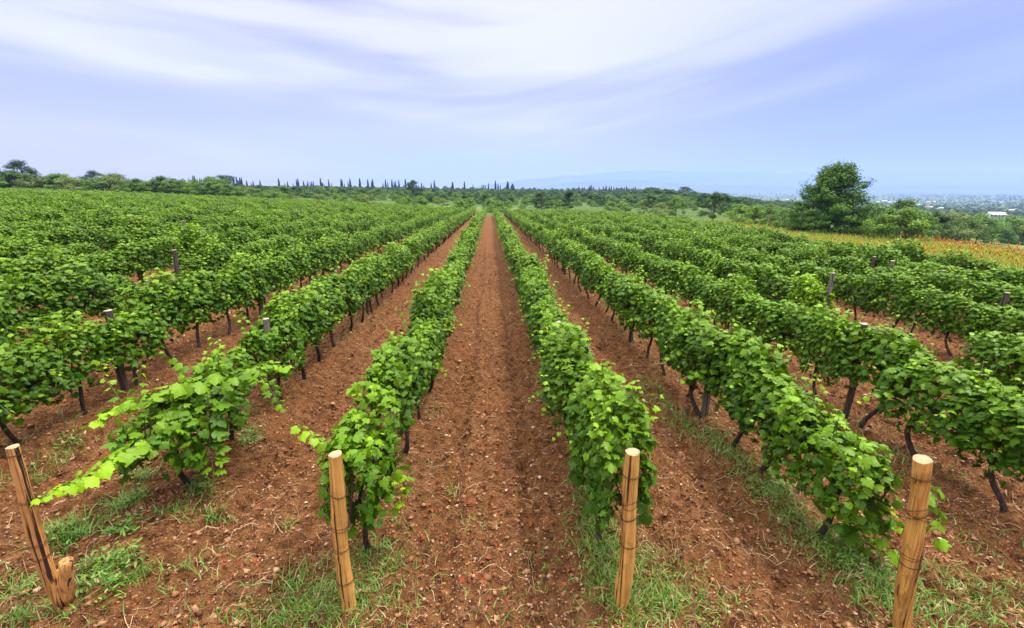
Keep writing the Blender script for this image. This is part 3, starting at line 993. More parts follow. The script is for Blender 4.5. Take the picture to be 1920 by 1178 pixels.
# straw and cut roots lying flat
x, y = near_points(11000, 16, 1.4, 3)
m_ = (vnoise(x * 1.1, y * 1.3, 23) > 0.5) | (y < 3.4)
x, y = x[m_], y[m_]; n = len(x)
a = r_.rand(n) * 6.28; ln = .04 + .20 * r_.rand(n) ** 2
acc = Acc()
t = np.linspace(-.5, .5, 5)
cv = r_.uniform(-1, 1, n) * 0.5
Xc = x[:, None] + ln[:, None] * (np.cos(a)[:, None] * t - np.sin(a)[:, None] * cv[:, None] * t ** 2)
Yc = y[:, None] + ln[:, None] * (np.sin(a)[:, None] * t + np.cos(a)[:, None] * cv[:, None] * t ** 2)
Zc = zz(Xc, Yc) + 0.008 + 0.02 * r_.rand(n)[:, None] * (1 - 4 * t ** 2)
C = np.stack([Xc, Yc, Zc], -1)
wv = np.stack([-np.sin(a), np.cos(a), np.zeros(n)], 1)[:, None] * r_.uniform(.0016, .0034, n)[:, None, None]
V = np.concatenate([C - wv, C + wv, C + np.array([0, 0, .004])], 1)
q = np.array([(i, i + 1, 10 + i + 1, 10 + i) for i in range(4)] + [(10 + i, 10 + i + 1, 5 + i + 1, 5 + i) for i in range(4)])
tag(link('straw', mesh('straw', V.reshape(-1, 3), [(q[None] + (np.arange(n) * 15)[:, None, None]).reshape(-1, 4)], M_STRAW)), 'dry straw and cut roots lying on the soil', 'straw', kind='stuff')

# grass patches in front: (px, py, radius x, radius y, blades, height)
patches = [(640, 1120, .5, .35, 2600, .07), (560, 1160, .6, .3, 2200, .07), (700, 1060, .35, .25, 700, .07), (1120, 1020, .22, .5, 2200, .08), (1170, 1120, .35, .4, 2200, .08),
           (1100, 940, .18, .5, 1300, .08), (1270, 1130, .45, .25, 1500, .06), (1240, 1060, .35, .3, 900, .06), (1560, 1040, .25, .3, 900, .12), (1650, 1120, .35, .3, 1500, .10),
           (1450, 930, .2, .5, 1400, .09), (1350, 850, .2, .6, 1300, .09), (1270, 790, .18, .6, 900, .09), (1225, 735, .2, .7, 700, .09), (1800, 1150, .4, .25, 900, .07),
           (1880, 1130, .4, .3, 800, .07), (270, 890, .16, .22, 500, .13), (240, 940, .18, .2, 600, .14), (150, 990, .22, .2, 600, .13), (120, 1010, .2, .15, 400, .13),
           (230, 1075, .3, .15, 700, .10), (200, 1105, .25, .12, 500, .09), (40, 1090, .3, .2, 800, .09), (60, 1160, .5, .15, 900, .08), (380, 925, .18, .2, 500, .09),
           (395, 975, .2, .15, 300, .12), (330, 970, .15, .12, 250, .09), (550, 1085, .10, .10, 260, .16), (470, 830, .16, .3, 500, .11), (360, 1060, .4, .3, 260, .10), (850, 915, .06, .06, 60, .12),
           (540, 985, .06, .06, 50, .10), (1010, 1050, .2, .3, 160, .07), (900, 985, .25, .3, 130, .06), (1420, 790, .3, .5, 200, .08), (1830, 1000, .3, .4, 260, .08), (1690, 880, .25, .35, 260, .09), (700, 900, .25, .4, 260, .06),
           (130, 850, .2, .3, 300, .10), (60, 890, .25, .25, 300, .12), (1090, 870, .12, .5, 600, .09), (1480, 990, .25, .3, 500, .09), (960, 1150, .4, .2, 150, .06), (1740, 1090, .3, .2, 500, .09)]
XS, YS, HS = [], [], []
for px, py, rx, ry, nb, hh in patches:
    p = hit(px, py)
    if px < 520: nb = int(nb * .8); rx *= .8; ry *= .8
    nb = int(nb * .42); hh *= .80
    XS.append(p[0] + rx * r_.randn(nb) * 0.62); YS.append(p[1] + ry * r_.randn(nb) * 0.62); HS.append(hh * 1.25 * r_.uniform(.45, 1.35, nb))
# thin weeds along every row
x, y = near_points(26000, 34, 1.4, 4)
rx = np.array([ROWS[k] for k in range(-4, 10)])
xr = rx[r_.randint(0, len(rx), len(x))] + 0.2 * r_.randn(len(x))
m_ = (vnoise(xr * 1.2, y * 0.8, 66) > 0.56) & (y > 3.6)
XS.append(xr[m_]); YS.append(y[m_]); HS.append(r_.uniform(.04, .14, m_.sum()))
x = np.concatenate(XS); y = np.concatenate(YS); h = np.concatenate(HS); n = len(x)
V, Fc = blades(x, y, h, r_.uniform(.006, .013, n), r_.uniform(.3, 1.7, n), r_)
tag(link('weed_grass', mesh('weed_grass', V, Fc, M_GRASS)), 'short green weeds and grass growing under the vine rows and posts', 'grass', kind='stuff')
print('blades', n)

# broad-bladed clumps and round-leaved weeds
WEED_L = np.array([(0, 0, 0), (.16, .3, .05), (.13, .7, .06), (0, 1, 0), (-.13, .7, .06), (-.16, .3, .05), (0, .5, 0)], float)
WEED_F = [np.array([(6, 0, 1), (6, 1, 2), (6, 2, 3), (6, 3, 4), (6, 4, 5), (6, 5, 0)])]
XS, YS = [], []
for px, py, rr, nb in [(240, 1000, .16, 160), (210, 1075, .2, 200), (205, 1110, .15, 120), (130, 1000, .15, 120), (250, 935, .15, 140), (375, 930, .12, 90), (1560, 1050, .16, 130), (1590, 1075, .1, 70), (1420, 940, .12, 60), (470, 835, .1, 50), (130, 835, .15, 80), (1465, 925, .1, 60), (1660, 1085, .2, 120)]:
    p = hit(px, py); XS.append(p[0] + rr * r_.randn(nb) * .6); YS.append(p[1] + rr * r_.randn(nb) * .6)
x = np.concatenate(XS); y = np.concatenate(YS); n = len(x)
pos = np.stack([x, y, zz(x, y) + r_.uniform(.01, .09, n)], 1)
V, Fc = spread_leaves(WEED_L, WEED_F, pos, np.array([0, 0, 1.0]) + r_.randn(n, 3) * .4, r_.randn(n, 3) + np.array([0, 0, .2]), r_.uniform(.035, .075, n))
tag(link('broadleaf_weeds', mesh('broadleaf_weeds', V, Fc, M_GRASS)), 'low broad-leaved weeds in clumps by the posts', 'weeds', kind='stuff')

# ------------------------------------------------------------------ meadow on the right with rusty seed heads
M_MEADOW = island_mat('meadow_grass', [(0.0, (0.15, 0.22, 0.018)), (0.5, (0.27, 0.30, 0.028)), (1.0, (0.46, 0.36, 0.045))], 0.6, 0.2, 0.3)
M_SORREL = island_mat('rusty_seed_head', [(0.0, (0.46, 0.15, 0.025)), (0.6, (0.56, 0.24, 0.045)), (1.0, (0.56, 0.33, 0.08))], 0.8, 0.1, 0.2)
r_ = rs(15)
n = 60000
y = r_.uniform(8, 100, n); x = edge_x(y) + r_.rand(n) ** 1.2 * (8 + y * 0.75)
x += 0.6
ok = (x < 1.32 * y + 8)
x, y = x[ok], y[ok]; n = len(x)
V, Fc = blades(x, y, r_.uniform(.35, .8, n), r_.uniform(.02, .045, n), r_.uniform(.1, .7, n), r_)
tag(link('meadow_grass', mesh('meadow_grass', V, Fc, M_MEADOW)), 'tall yellow-green meadow grass between vines and trees', 'grass', kind='stuff')
w = fbm(x * 0.07, y * 0.10, 3, 19)
m_ = (r_.rand(n) < 0.13 * (sstep(0.52, 0.66, w) * 0.5 + 0.03) + 0.09 * np.exp(-((x - (18 + 0.62 * y)) / 5.0) ** 2) * (y > 14))
xs, ys = x[m_], y[m_]; n2 = len(xs)
pos = np.stack([xs, ys, zz(xs, ys) + r_.uniform(.55, .98, n2)], 1)
SP = np.array([(0, -.5, 0), (.13, -.1, 0), (.10, .3, 0), (0, .6, 0), (-.10, .3, 0), (-.13, -.1, 0), (0, 0, .12), (0, 0, -.12)], float)
SPF = [np.array([(6, i, (i + 1) % 6) for i in range(6)] + [(7, (i + 1) % 6, i) for i in range(6)])]
V, Fc = spread_leaves(SP, SPF, pos, r_.randn(n2, 3) * [1, 1, .1], np.array([0, 0, 1.0]) + r_.randn(n2, 3) * .25, r_.uniform(.15, .30, n2))
tag(link('sorrel_plumes', mesh('sorrel_plumes', V, Fc, M_SORREL)), 'rusty orange seed heads standing over the meadow grass', 'seed heads', kind='stuff')

# ------------------------------------------------------------------ trees and bushes
TL = np.array([(0, -.5, 0), (.26, -.05, .05), (0, .5, -.06), (-.26, -.05, .05)], float)
TLF = [np.array([(0, 1, 2, 3)])]


def make_tree(seed, h, cr, base, nclump, nleaf, leaf, bark, mleaf, flat=0.6, lsize=0.2, shape=1.0, trunk_r=None, low=0.12, tips=0.0, squash=1.0, profile=None, crad=(0.20, 0.36)):
    """a trunk with limbs and a crown of leaf clumps spread through its volume; returns (trunk mesh, crown mesh)"""
    rng = rs(seed); tr, cr_ = Acc(), Acc()
    trunk_r = trunk_r or h * 0.028
    n = 8; t = np.linspace(0, 1, n)
    P = np.stack([0.05 * h * np.sin(t * 3 + seed) * t, 0.05 * h * np.cos(t * 2.3 + seed) * t, -0.2 + (h * 0.82 + .2) * t], 1)
    V, Fc = tube(P, trunk_r * (1 - 0.85 * t) + 0.01, 8, False, .15, rng); tr.add(V, Fc)
    cents = []
    for j in range(nclump):
        f = rng.uniform(0, 1) ** (1.0 if profile else 0.85)
        z = h * (low + (1 - low) * f)
        prof = math.sin(PI * min(1, max(0.02, (f * 0.86 + 0.14))) ** shape) ** 0.65
        if profile: prof = profile(f)
        a = rng.uniform(0, 2 * PI)
        lob = 0.45 if profile else 1.0
        r = cr * prof * math.sqrt(rng.uniform(0.12, 1.0)) * (1 + lob * (0.22 * math.sin(2 * a + seed) + 0.14 * math.sin(3 * a + 2 * seed + 4 * f)))
        cents.append((r * math.cos(a), r * math.sin(a) * squash, z * (1 - 0.06 * rng.rand())))
    cents = np.array(cents)
    for j in range(min(nclump, 26)):
        c = cents[j]; s = np.clip(c[2] / h * 0.75, 0.1, 0.9)
        p0 = np.array([np.interp(s * .9, t, P[:, q]) for q in range(3)])
        q = np.linspace(0, 1, 5)[:, None]
        L_ = p0 + (c - p0) * q + np.array([0, 0, 1.0]) * 0.12 * np.linalg.norm(c - p0) * q * (1 - q)
        V, Fc = tube(L_, trunk_r * 0.36 * (1 - .8 * q[:, 0]) + .006, 5, False); tr.add(V, Fc)
    per = nleaf // nclump
    mid = np.array([0, 0, h * 0.45])
    for c in cents:
        rad = cr * rng.uniform(*crad)
        k = int(per * rng.uniform(.7, 1.3))
        d = unit(rng.randn(k, 3)); rr = rng.rand(k, 1) ** 0.45
        pos = c + d * rr * rad * np.array([1, 1, flat])
        outw = unit(c - mid + 1e-6)
        if tips:
            ext = rng.rand(k, 1) ** 3 * tips * cr
            pos = pos + unit(outw + np.array([0, 0, .6])) * ext
        nrm = d * np.array([1, 1, 1.4]) * 0.7 + outw * 0.35 + np.array([0, 0, 0.55]) + rng.randn(k, 3) * .35
        V, Fc = spread_leaves(TL, TLF, pos, nrm, rng.randn(k, 3) + np.array([0, 0, -.3]), lsize * rng.uniform(.6, 1.3, k))
        ok_age = np.clip(rng.normal(.35, .2) + rng.randn(k) * .15, 0, 1)
        cr_.add(V, Fc, age=np.repeat(ok_age, len(TL)))
    return tr.build('tree_trunk', bark, True), cr_.build('tree_crown', mleaf)


M_TBARK = bark_mat('tree_bark', (0.03, 0.022, 0.016), (0.11, 0.085, 0.065), (9, 9, 2))
M_DARKT = leaf_mat('walnut_leaf', (0.022, 0.062, 0.008), (0.075, 0.15, 0.016), (0.09, 0.13, 0.05), (0.05, 0.13, 0.006), 0.5, 0.22)
M_BIGT = leaf_mat('broad_tree_leaf', (0.034, 0.095, 0.008), (0.12, 0.22, 0.016), (0.10, 0.15, 0.05), (0.07, 0.16, 0.006), 0.5, 0.25)
M_OAKT = leaf_mat('oak_leaf', (0.020, 0.050, 0.012), (0.045, 0.095, 0.018), (0.06, 0.09, 0.04), (0.03, 0.07, 0.008), 0.55, 0.15)
M_MIDT = leaf_mat('hedge_leaf', (0.055, 0.13, 0.010), (0.15, 0.26, 0.022), (0.11, 0.16, 0.06), (0.08, 0.17, 0.010), 0.55, 0.25)
M_BRIT = leaf_mat('acacia_leaf', (0.085, 0.18, 0.012), (0.20, 0.31, 0.025), (0.15, 0.2, 0.07), (0.12, 0.23, 0.012), 0.55, 0.28)
M_OLIV = leaf_mat('olive_scrub_leaf', (0.10, 0.15, 0.022), (0.20, 0.25, 0.05), (0.15, 0.18, 0.08), (0.10, 0.16, 0.02), 0.6, 0.25)
M_CYPR = leaf_mat('cypress_leaf', (0.010, 0.028, 0.014), (0.022, 0.05, 0.02), (0.03, 0.05, 0.03), (0.01, 0.03, 0.008), 0.7, 0.08)


def plant_thing(name, meshes, loc, rz, s, label, cat, group=None, sz=None):
    o = empty(name, loc, rz); o.scale = (s, s, sz or s)
    link('trunk', meshes[0], o); link('crown', meshes[1], o)
    return tag(o, label, cat, group)


# the big tree at the meadow's edge
p = hit(1552, 441)
Dt = float((p - EYE) @ FWD); ht = (441 - 318) / F * Dt * 0.98
big = make_tree(42, 1.0 * ht, ht * 0.50, 0, 240, 42000, None, M_TBARK, M_BIGT, 0.5, 0.30, 0.85, ht * 0.03, 0.02, 0.26, crad=(0.14, 0.27),
                profile=lambda f: (0.78 + 0.22 * f / 0.4) if f < 0.4 else ((1 - f) / 0.6 * 0.93 + 0.07) ** 0.62)
plant_thing('big_tree', big, (p[0], p[1], tz(p[0], p[1])), 0.4, 1.0, 'tall dark green spreading tree standing alone at the edge of the orange meadow', 'tree')
print('big tree', p, ht)

B_MID = [make_tree(500 + j, 3.2, 2.1, 0, 40, 5200, None, M_TBARK, M_MIDT, 0.7, 0.20, 0.8, 0.06, 0.04, .12) for j in range(3)]
B_BRI = [make_tree(520 + j, 3.2, 2.1, 0, 40, 5200, None, M_TBARK, M_BRIT, 0.7, 0.20, 0.8, 0.06, 0.04, .15) for j in range(3)]
B_OLI = [make_tree(540 + j, 3.0, 2.2, 0, 36, 4200, None, M_TBARK, M_OLIV, 0.7, 0.20, 0.8, 0.05, 0.04, .15) for j in range(2)]
T_DRK = [make_tree(560 + j, 6.0, 3.0, 0, 46, 6500, None, M_TBARK, M_DARKT, 0.65, 0.28, 0.85, 0.14, 0.10, .12) for j in range(2)]
T_OAK = [make_tree(580 + j, 6.0, 3.8, 0, 42, 6500, None, M_TBARK, M_OAKT, 0.45, 0.26, 0.72, 0.2, 0.2, .05) for j in range(2)]


def put(kind, px, hpx, py=None, dist=None, label='', cat='bush', group=None, name=None, wide=1.0, seed=0):
    """a plant standing on the land under the pixel column px, hpx pixels tall"""
    if dist is None:
        p = hit(px, py)
    else:
        d = ray(px, 360); h = np.array([d[0], d[1]]) / np.hypot(d[0], d[1]); p = np.array([h[0] * dist, h[1] * dist, 0.0])
    z = tz(p[0], p[1])
    D = float((np.array([p[0], p[1], z]) - EYE) @ FWD)
    H = hpx / F * D
    r = rs(int(px * 7 + hpx * 13 + seed))
    ms = kind[r.randint(len(kind))]
    h0 = {id(B_MID): 3.2, id(B_BRI): 3.2, id(B_OLI): 3.0, id(T_DRK): 6.0, id(T_OAK): 6.0}[id(kind)]
    s = H / h0
    return plant_thing(name or ('bush' if cat == 'bush' else 'tree'), ms, (p[0], p[1], z - 0.1), r.uniform(0, 6.28), s * wide, label, cat, group, s)


TONE = {id(B_MID): 'mid-green', id(B_BRI): 'bright green', id(B_OLI): 'olive-green', id(T_DRK): 'dark green', id(T_OAK): 'blackish green'}

# --- left hedge just beyond the field edge
put(T_OAK, 48, 58, dist=185, label='wide dark oak with gaps in its crown on the far left skyline', cat='tree', wide=1.05)
G_HL = 'bushes of the hedge beyond the left end of the field'
r_ = rs(33)
for px in np.arange(-30, 520, 17):
    base_d = 128 / math.cos(math.atan((px - 918) / F)) + r_.uniform(0, 6)
    hpx = r_.uniform(22, 34) if px < 440 else r_.uniform(14, 22)
    kind = [B_MID, B_BRI, B_MID, B_OLI][r_.randint(4)]
    put(kind, px + r_.uniform(-5, 5), hpx * 1.15, dist=base_d, label=TONE[id(kind)] + ' shrub in the hedge beyond the left end of the field', group=TONE[id(kind)] + ' ' + G_HL, seed=int(px) + 40, wide=1.25)
put(T_OAK, 181, 40, dist=200, label='small round-topped dark tree above the left hedge', cat='tree')
put(T_OAK, 222, 36, dist=195, label='low dark tree rising from the left hedge beside a round-topped one', cat='tree', wide=1.2)
put(T_OAK, 424, 42, dist=172, label='twin-headed dark tree leaning out of the left hedge', cat='tree', wide=1.0)
put(T_DRK, 330, 30, dist=185, label='dark bushy tree in the hedge left of the twin-headed tree', cat='tree')

# --- trees and scrub on the slope behind the field
put(T_DRK, 1016, 34, dist=150, label='left of two round dark trees standing behind the field end', cat='tree', wide=.95)
put(T_DRK, 1067, 36, dist=152, label='right of two round dark trees standing behind the field end', cat='tree', wide=.9)
put(B_BRI, 1270, 34, dist=140, label='bright green rounded tree just behind the field edge', cat='tree', name='tree', wide=.75)
put(T_DRK, 1343, 52, dist=118, label='dark round tree between the bright green tree and the orange meadow', cat='tree', wide=.85)
put(T_DRK, 775, 32, dist=235, label='dark tree standing up from the scrub left of the central lane', cat='tree')
put(T_OAK, 1283, 24, dist=420, label='flat-topped dark tree far out on the slope', cat='tree', wide=1.2)
G_SC = 'scrub bushes on the slope behind the field'
r_ = rs(34)
nsc = 0
for q in range(296):
    px = r_.uniform(490, 1560); dist = (118 if q % 5 == 0 else 124) + 330 * r_.rand() ** 1.35
    kind = [B_MID, B_BRI, B_OLI, B_BRI][r_.randint(4)]
    hm = r_.uniform(1.6, 3.2) if dist < 220 else r_.uniform(2.2, 4.2)
    put(kind, px, hm / dist * F, dist=dist / max(.75, math.cos(math.atan((px - 918) / F))), label=('low ' if hm < 2.6 else 'taller ') + TONE[id(kind)] + ' scrub bush on the slope between the field and the cypress line', group=('low ' if hm < 2.6 else 'taller ') + TONE[id(kind)] + ' ' + G_SC, seed=q, wide=r_.uniform(.9, 1.3))

# --- thicket to the right of the big tree and left of it
G_HR = 'bushes of the thicket behind the orange meadow'
for q, (px, py, hp, kd, wd) in enumerate([
        (1385, 420, 34, B_BRI, 1.1), (1412, 424, 36, B_BRI, 1.1), (1440, 424, 34, B_MID, 1.1), (1466, 428, 34, B_OLI, 1.1), (1492, 434, 46, B_MID, 1.0), (1515, 440, 42, B_MID, 1.1),
        (1638, 446, 40, B_MID, 1.0), (1662, 452, 56, B_BRI, 1.1), (1690, 454, 60, B_BRI, 1.1), (1718, 454, 54, B_MID, 1.1), (1745, 454, 48, B_MID, 1.1), (1775, 454, 56, B_OLI, 1.0), (1800, 454, 46, B_MID, 1.1),
        (1828, 456, 50, B_MID, 1.1), (1858, 457, 44, B_MID, 1.1), (1888, 457, 48, B_BRI, 1.0), (1915, 459, 40, B_BRI, 1.1), (1945, 462, 48, B_MID, 1.1), (1760, 452, 40, B_OLI, 1.1)]):
    put(kd, px, hp, py=py, label='dense ' + TONE[id(kd)] + ' bush in the thicket ' + ('left' if px < 1560 else 'right') + ' of the big tree', group=TONE[id(kd)] + ' ' + G_HR + (' left' if px < 1560 else ' right'), seed=q, wide=wd)
put(T_DRK, 1697, 74, dist=120, label='dark round-headed tree rising over the thicket right of the big tree', cat='tree', wide=.9)
put(T_DRK, 1765, 56, dist=130, label='olive-dark tree behind the thicket, middle of the right side', cat='tree', wide=1.1)
G_RT = 'trees on the slope falling to the village'
r_ = rs(35)
for q in range(70):
    px = r_.uniform(1380, 1960); dist = 210 + 560 * r_.rand() ** 1.3
    kd = [B_MID, T_DRK, B_BRI, B_MID][r_.randint(4)]
    put(kd, px, r_.uniform(3.0, 5.6) / dist * F, dist=dist, label=TONE[id(kd)] + ' round-crowned tree on the slope falling to the village', cat='tree', group=TONE[id(kd)] + ' ' + G_RT, seed=q, wide=1.2)

# --- cypresses on the skyline
def make_cypress(seed, h=10.0, r=0.95):
    rng = rs(seed); acc, tr = Acc(), Acc()
    n = 1500
    f = rng.rand(n) ** 0.9; z = 0.4 + (h - .4) * f
    prof = np.where(f < .15, .6 + .4 * f / .15, np.clip((1 - f) / .85, 0, 1) ** .6)
    a = rng.rand(n) * 6.28; rr = r * prof * np.sqrt(rng.uniform(.3, 1, n)) * (1 + .18 * np.sin(3 * a + 9 * f + seed))
    pos = np.stack([rr * np.cos(a), rr * np.sin(a), z], 1)
    nrm = np.stack([np.cos(a), np.sin(a), .5 + 0 * a], 1) + rng.randn(n, 3) * .3
    V, Fc = spread_leaves(TL, TLF, pos, nrm, np.array([0, 0, 1.0]) + rng.randn(n, 3) * .3, rng.uniform(.5, .9, n))
    acc.add(V, Fc, age=np.repeat(rng.rand(n), len(TL)))
    V, Fc = tube(np.array([(0, 0, -.3), (0, 0, h * .4), (0, 0, h * .9)]), [.18, .12, .03], 6, False); tr.add(V, Fc)
    return tr.build('cypress_trunk', M_TBARK), acc.build('cypress_crown', M_CYPR)


CYP = [make_cypress(j) for j in range(3)] + [make_cypress(7, 10, 2.1)]
cyp = [(347, 14, 1.3), (350, 12, 1), (358, 14, 1), (366, 17, 1), (369, 18, 1), (374, 13, 1), (378, 14, 1), (381, 14, 1), (400, 15, 1), (404, 14, 1), (407, 12, 1), (441, 15, 1.2), (447, 17, 1), (450, 13, 1), (453, 16, 1.2), (456, 16, 1),
       (465, 12, 1.3), (473, 10, 1), (477, 12, 1), (490, 13, 1.2), (525, 15, 1.2), (536, 9, 1.4), (541, 12, 1), (551, 9, 1), (558, 15, 1), (561, 16, 1.1), (571, 13, 1.2), (577, 9, 1), (579, 13, 1), (583, 11, 1), (586, 12, 1), (589, 13, 1.1),
       (603, 18, 1.1), (606, 11, 1.2), (609, 10, 1), (618, 15, 1), (623, 10, 1), (641, 16, 1), (643, 15, 1), (647, 10, 1), (654, 12, 1), (658, 17, 1.2), (676, 17, 1.3), (691, 16, 1.2), (698, 13, 1.1), (700, 17, 1.2),
       (719, 11, 1.1), (724, 16, 1), (728, 12, 1), (736, 17, 1.1), (740, 13, 1.1), (743, 14, 1), (749, 15, 1.1), (757, 9, 1), (761, 17, 1.1), (766, 11, 1), (791, 12, 1.2), (794, 9, 1), (809, 12, 1.3), (815, 16, 1.1), (849, 14, 1.7), (871, 15, 1.1), (887, 11, 1),
       (904, 11, 1.1), (907, 11, 1), (910, 10, 1.2), (916, 14, 1.1), (929, 17, 1.2), (934, 13, 1.2), (938, 11, 1)]
r_ = rs(36)
DC = 600.0
for px, hp, wd in cyp:
    h = hp * DC / F * 1.15
    d = ray(px, 360); hh = np.array([d[0], d[1]]) / np.hypot(d[0], d[1])
    dd = DC * r_.uniform(.95, 1.05); x, y = hh * dd
    ms = CYP[r_.randint(3)]
    plant_thing('cypress', ms, (x, y, tz(x, y) - .3), r_.uniform(0, 6), 0.95 * wd * h / 10 * 1.05, ('tall ' if hp >= 16 else 'short ' if hp < 12 else 'middling ') + 'dark cypress in the row along the skyline', 'cypress', ('tall ' if hp >= 16 else 'short ' if hp < 12 else 'middling ') + 'cypresses along the skyline', h / 10)
for px, hp, wd, lab in ((952, 16, 1.9, 'tallest columnar cypress at the near end of the skyline row'), (961, 13, 3.0, 'broad cone-shaped dark conifer beside the tallest cypress')):
    h = hp * DC / F * 1.15
    d = ray(px, 360); hh = np.array([d[0], d[1]]) / np.hypot(d[0], d[1]); x, y = hh * DC
    plant_thing('cypress' if wd < 2.5 else 'conifer', CYP[0] if wd < 2.5 else CYP[3], (x, y, tz(x, y) - .3), 0, wd * .55 * h / 10 if wd > 2.5 else wd * h / 10, lab, 'cypress' if wd < 2.5 else 'conifer', None, h / 10)
for px, hp in [(1085, 8), (1092, 7), (1096, 7), (1105, 9), (1108, 10), (1112, 8), (1123, 7), (1131, 8), (1136, 9), (1142, 8), (1146, 8), (1151, 7), (1156, 7), (1165, 7), (1170, 7), (1174, 8), (1187, 7), (1191, 8), (1197, 6), (1201, 6), (1646, 9)]:
    Dd = 700.0; h = hp * Dd / F * 1.3
    d = ray(px, 360); hh = np.array([d[0], d[1]]) / np.hypot(d[0], d[1]); x, y = hh * Dd
    plant_thing('conifer', CYP[3], (x, y, tz(x, y) - .3), r_.uniform(0, 6), h / 10 * .75, 'small dark conifer in the grove on the skyline right of the lane', 'conifer', 'conifers of the skyline grove', h / 10)

# --- far-off woods: one mass
r_ = rs(37)
P_ = []
while len(P_) < 21000:
    px = r_.uniform(-40, 1960); dist = math.exp(r_.uniform(math.log(300), math.log(7500)))
    d = ray(px, 360); hh = np.array([d[0], d[1]]) / np.hypot(d[0], d[1]); x, y = hh * dist
    w = fbm(np.array([x / 130.0]), np.array([y / 60.0]), 3, 12)[0]
    if w < 0.45 and r_.rand() < .75: continue
    if 560 < dist < 690 and px < 1210 and r_.rand() < 0.5: continue
    P_.append((x, y, dist))
for q in range(2600):
    az_, dist = r_.uniform(-.62, .5), 185 + 420 * r_.rand()
    P_.append((math.sin(az_) * dist, math.cos(az_) * dist, dist))
P_ = np.array(P_); n = len(P_)
fs_ = r_.uniform(.55, 1.15, n) * (1 + 0.9 * sstep(1500, 6000, P_[:, 2]))
fs_[(P_[:, 2] < 720) & (P_[:, 0] < 0.33 * P_[:, 1])] *= 0.62
srcs = []
seen = set()
for o in bpy.data.objects:
    if o.name.startswith('crown') and o.data.name not in seen and any(o.data == m_[1] for m_ in B_MID + B_BRI + T_DRK):
        seen.add(o.data.name); srcs.append(o)
pts = np.column_stack([P_[:, :2], terrain(P_[:, 0], P_[:, 1]) - .3])
o = scatter('far_woods', pts, np.column_stack([np.zeros(n), np.zeros(n), r_.uniform(0, 6.28, n)]), np.column_stack([fs_ * 1.35, fs_ * 1.35, fs_]), r_.randint(0, 1000, n), [srcs])
tag(o, 'scattered far-off woods over slope and plain', 'woods', kind='stuff')

# ------------------------------------------------------------------ village
M_WALL = plain_mat('white_plaster', (0.68, 0.65, 0.60), .85, .08, .8)
M_ROOFW = plain_mat('pale_sheet_roof', (0.72, 0.70, 0.68), .45, .1, .6)
M_ROOFR = plain_mat('rusty_tile_roof', (0.40, 0.20, 0.13), .8, .2, .8)
M_DARKW = plain_mat('dark_window', (0.03, 0.035, 0.04), .15, .1)


def box(acc, c, s, mi=0):
    c = np.array(c); s = np.array(s) / 2
    V = np.array([(x, y, z) for x in (-1, 1) for y in (-1, 1) for z in (-1, 1)]) * s + c
    acc.add(V, [np.array([(0, 1, 3, 2), (4, 6, 7, 5), (0, 4, 5, 1), (2, 3, 7, 6), (0, 2, 6, 4), (1, 5, 7, 3)])], mi=mi)


def make_house(L=14, D=9, H=3.4, roof=1.8, mroof=None, porch=False):
    a = Acc(); box(a, (0, 0, H / 2 - .5), (L, D, H + 1)); wall = a.build('house_wall', M_WALL)
    a = Acc(); o = .7
    V = [(-L / 2 - o, -D / 2 - o, H), (L / 2 + o, -D / 2 - o, H), (L / 2 + o, D / 2 + o, H), (-L / 2 - o, D / 2 + o, H), (-L / 2 - o * .5, 0, H + roof), (L / 2 + o * .5, 0, H + roof)]
    V += [(x, y, z + .18) for x, y, z in V]
    a.add(np.array(V, float), [np.array([(6, 7, 11, 10), (9, 10, 11, 8), (0, 4, 5, 1), (3, 2, 5, 4), (0, 1, 7, 6), (2, 3, 9, 8)]), np.array([(0, 6, 10), (0, 10, 4), (3, 4, 10), (3, 10, 9), (1, 5, 11), (1, 11, 7), (2, 8, 11), (2, 11, 5)])])
    if porch:
        box(a, (L * .1, -D / 2 - 2.2, H - .3), (L * 1.05, 4.4, .18))
    rf = a.build('house_roof', mroof)
    wins = []
    for q in range(4):
        a = Acc(); box(a, (-L / 2 + L * (q + .6) / 4.3, -D / 2 - .02, H * .55), (1.3, .16, 1.5)); wins.append(a.build('house_window', M_DARKW))
    return wall, rf, wins


HS = [make_house(14, 9, 3.4, 1.9, M_ROOFW), make_house(11, 8, 3.2, 2.2, M_ROOFR), make_house(26, 10, 4.0, 1.6, M_ROOFW)]
BIGH = make_house(15, 10, 3.6, 2.4, M_ROOFW, True)


def house(ms, px, dist, rz, label, group=None, s=1.0, zoff=0.0, py=None):
    d = ray(px, 360); hh = np.array([d[0], d[1]]) / np.hypot(d[0], d[1]); x, y = hh * dist
    z = tz(x, y)
    if py is not None:
        z = max(z, float(at(px, py, y)[2]))
    o = empty('house', (x, y, z + zoff), rz); o.scale = (s, s, s)
    link('wall', ms[0], o); link('roof', ms[1], o)
    for w_ in ms[2]: link('window', w_, o)
    return tag(o, label, 'house', group)


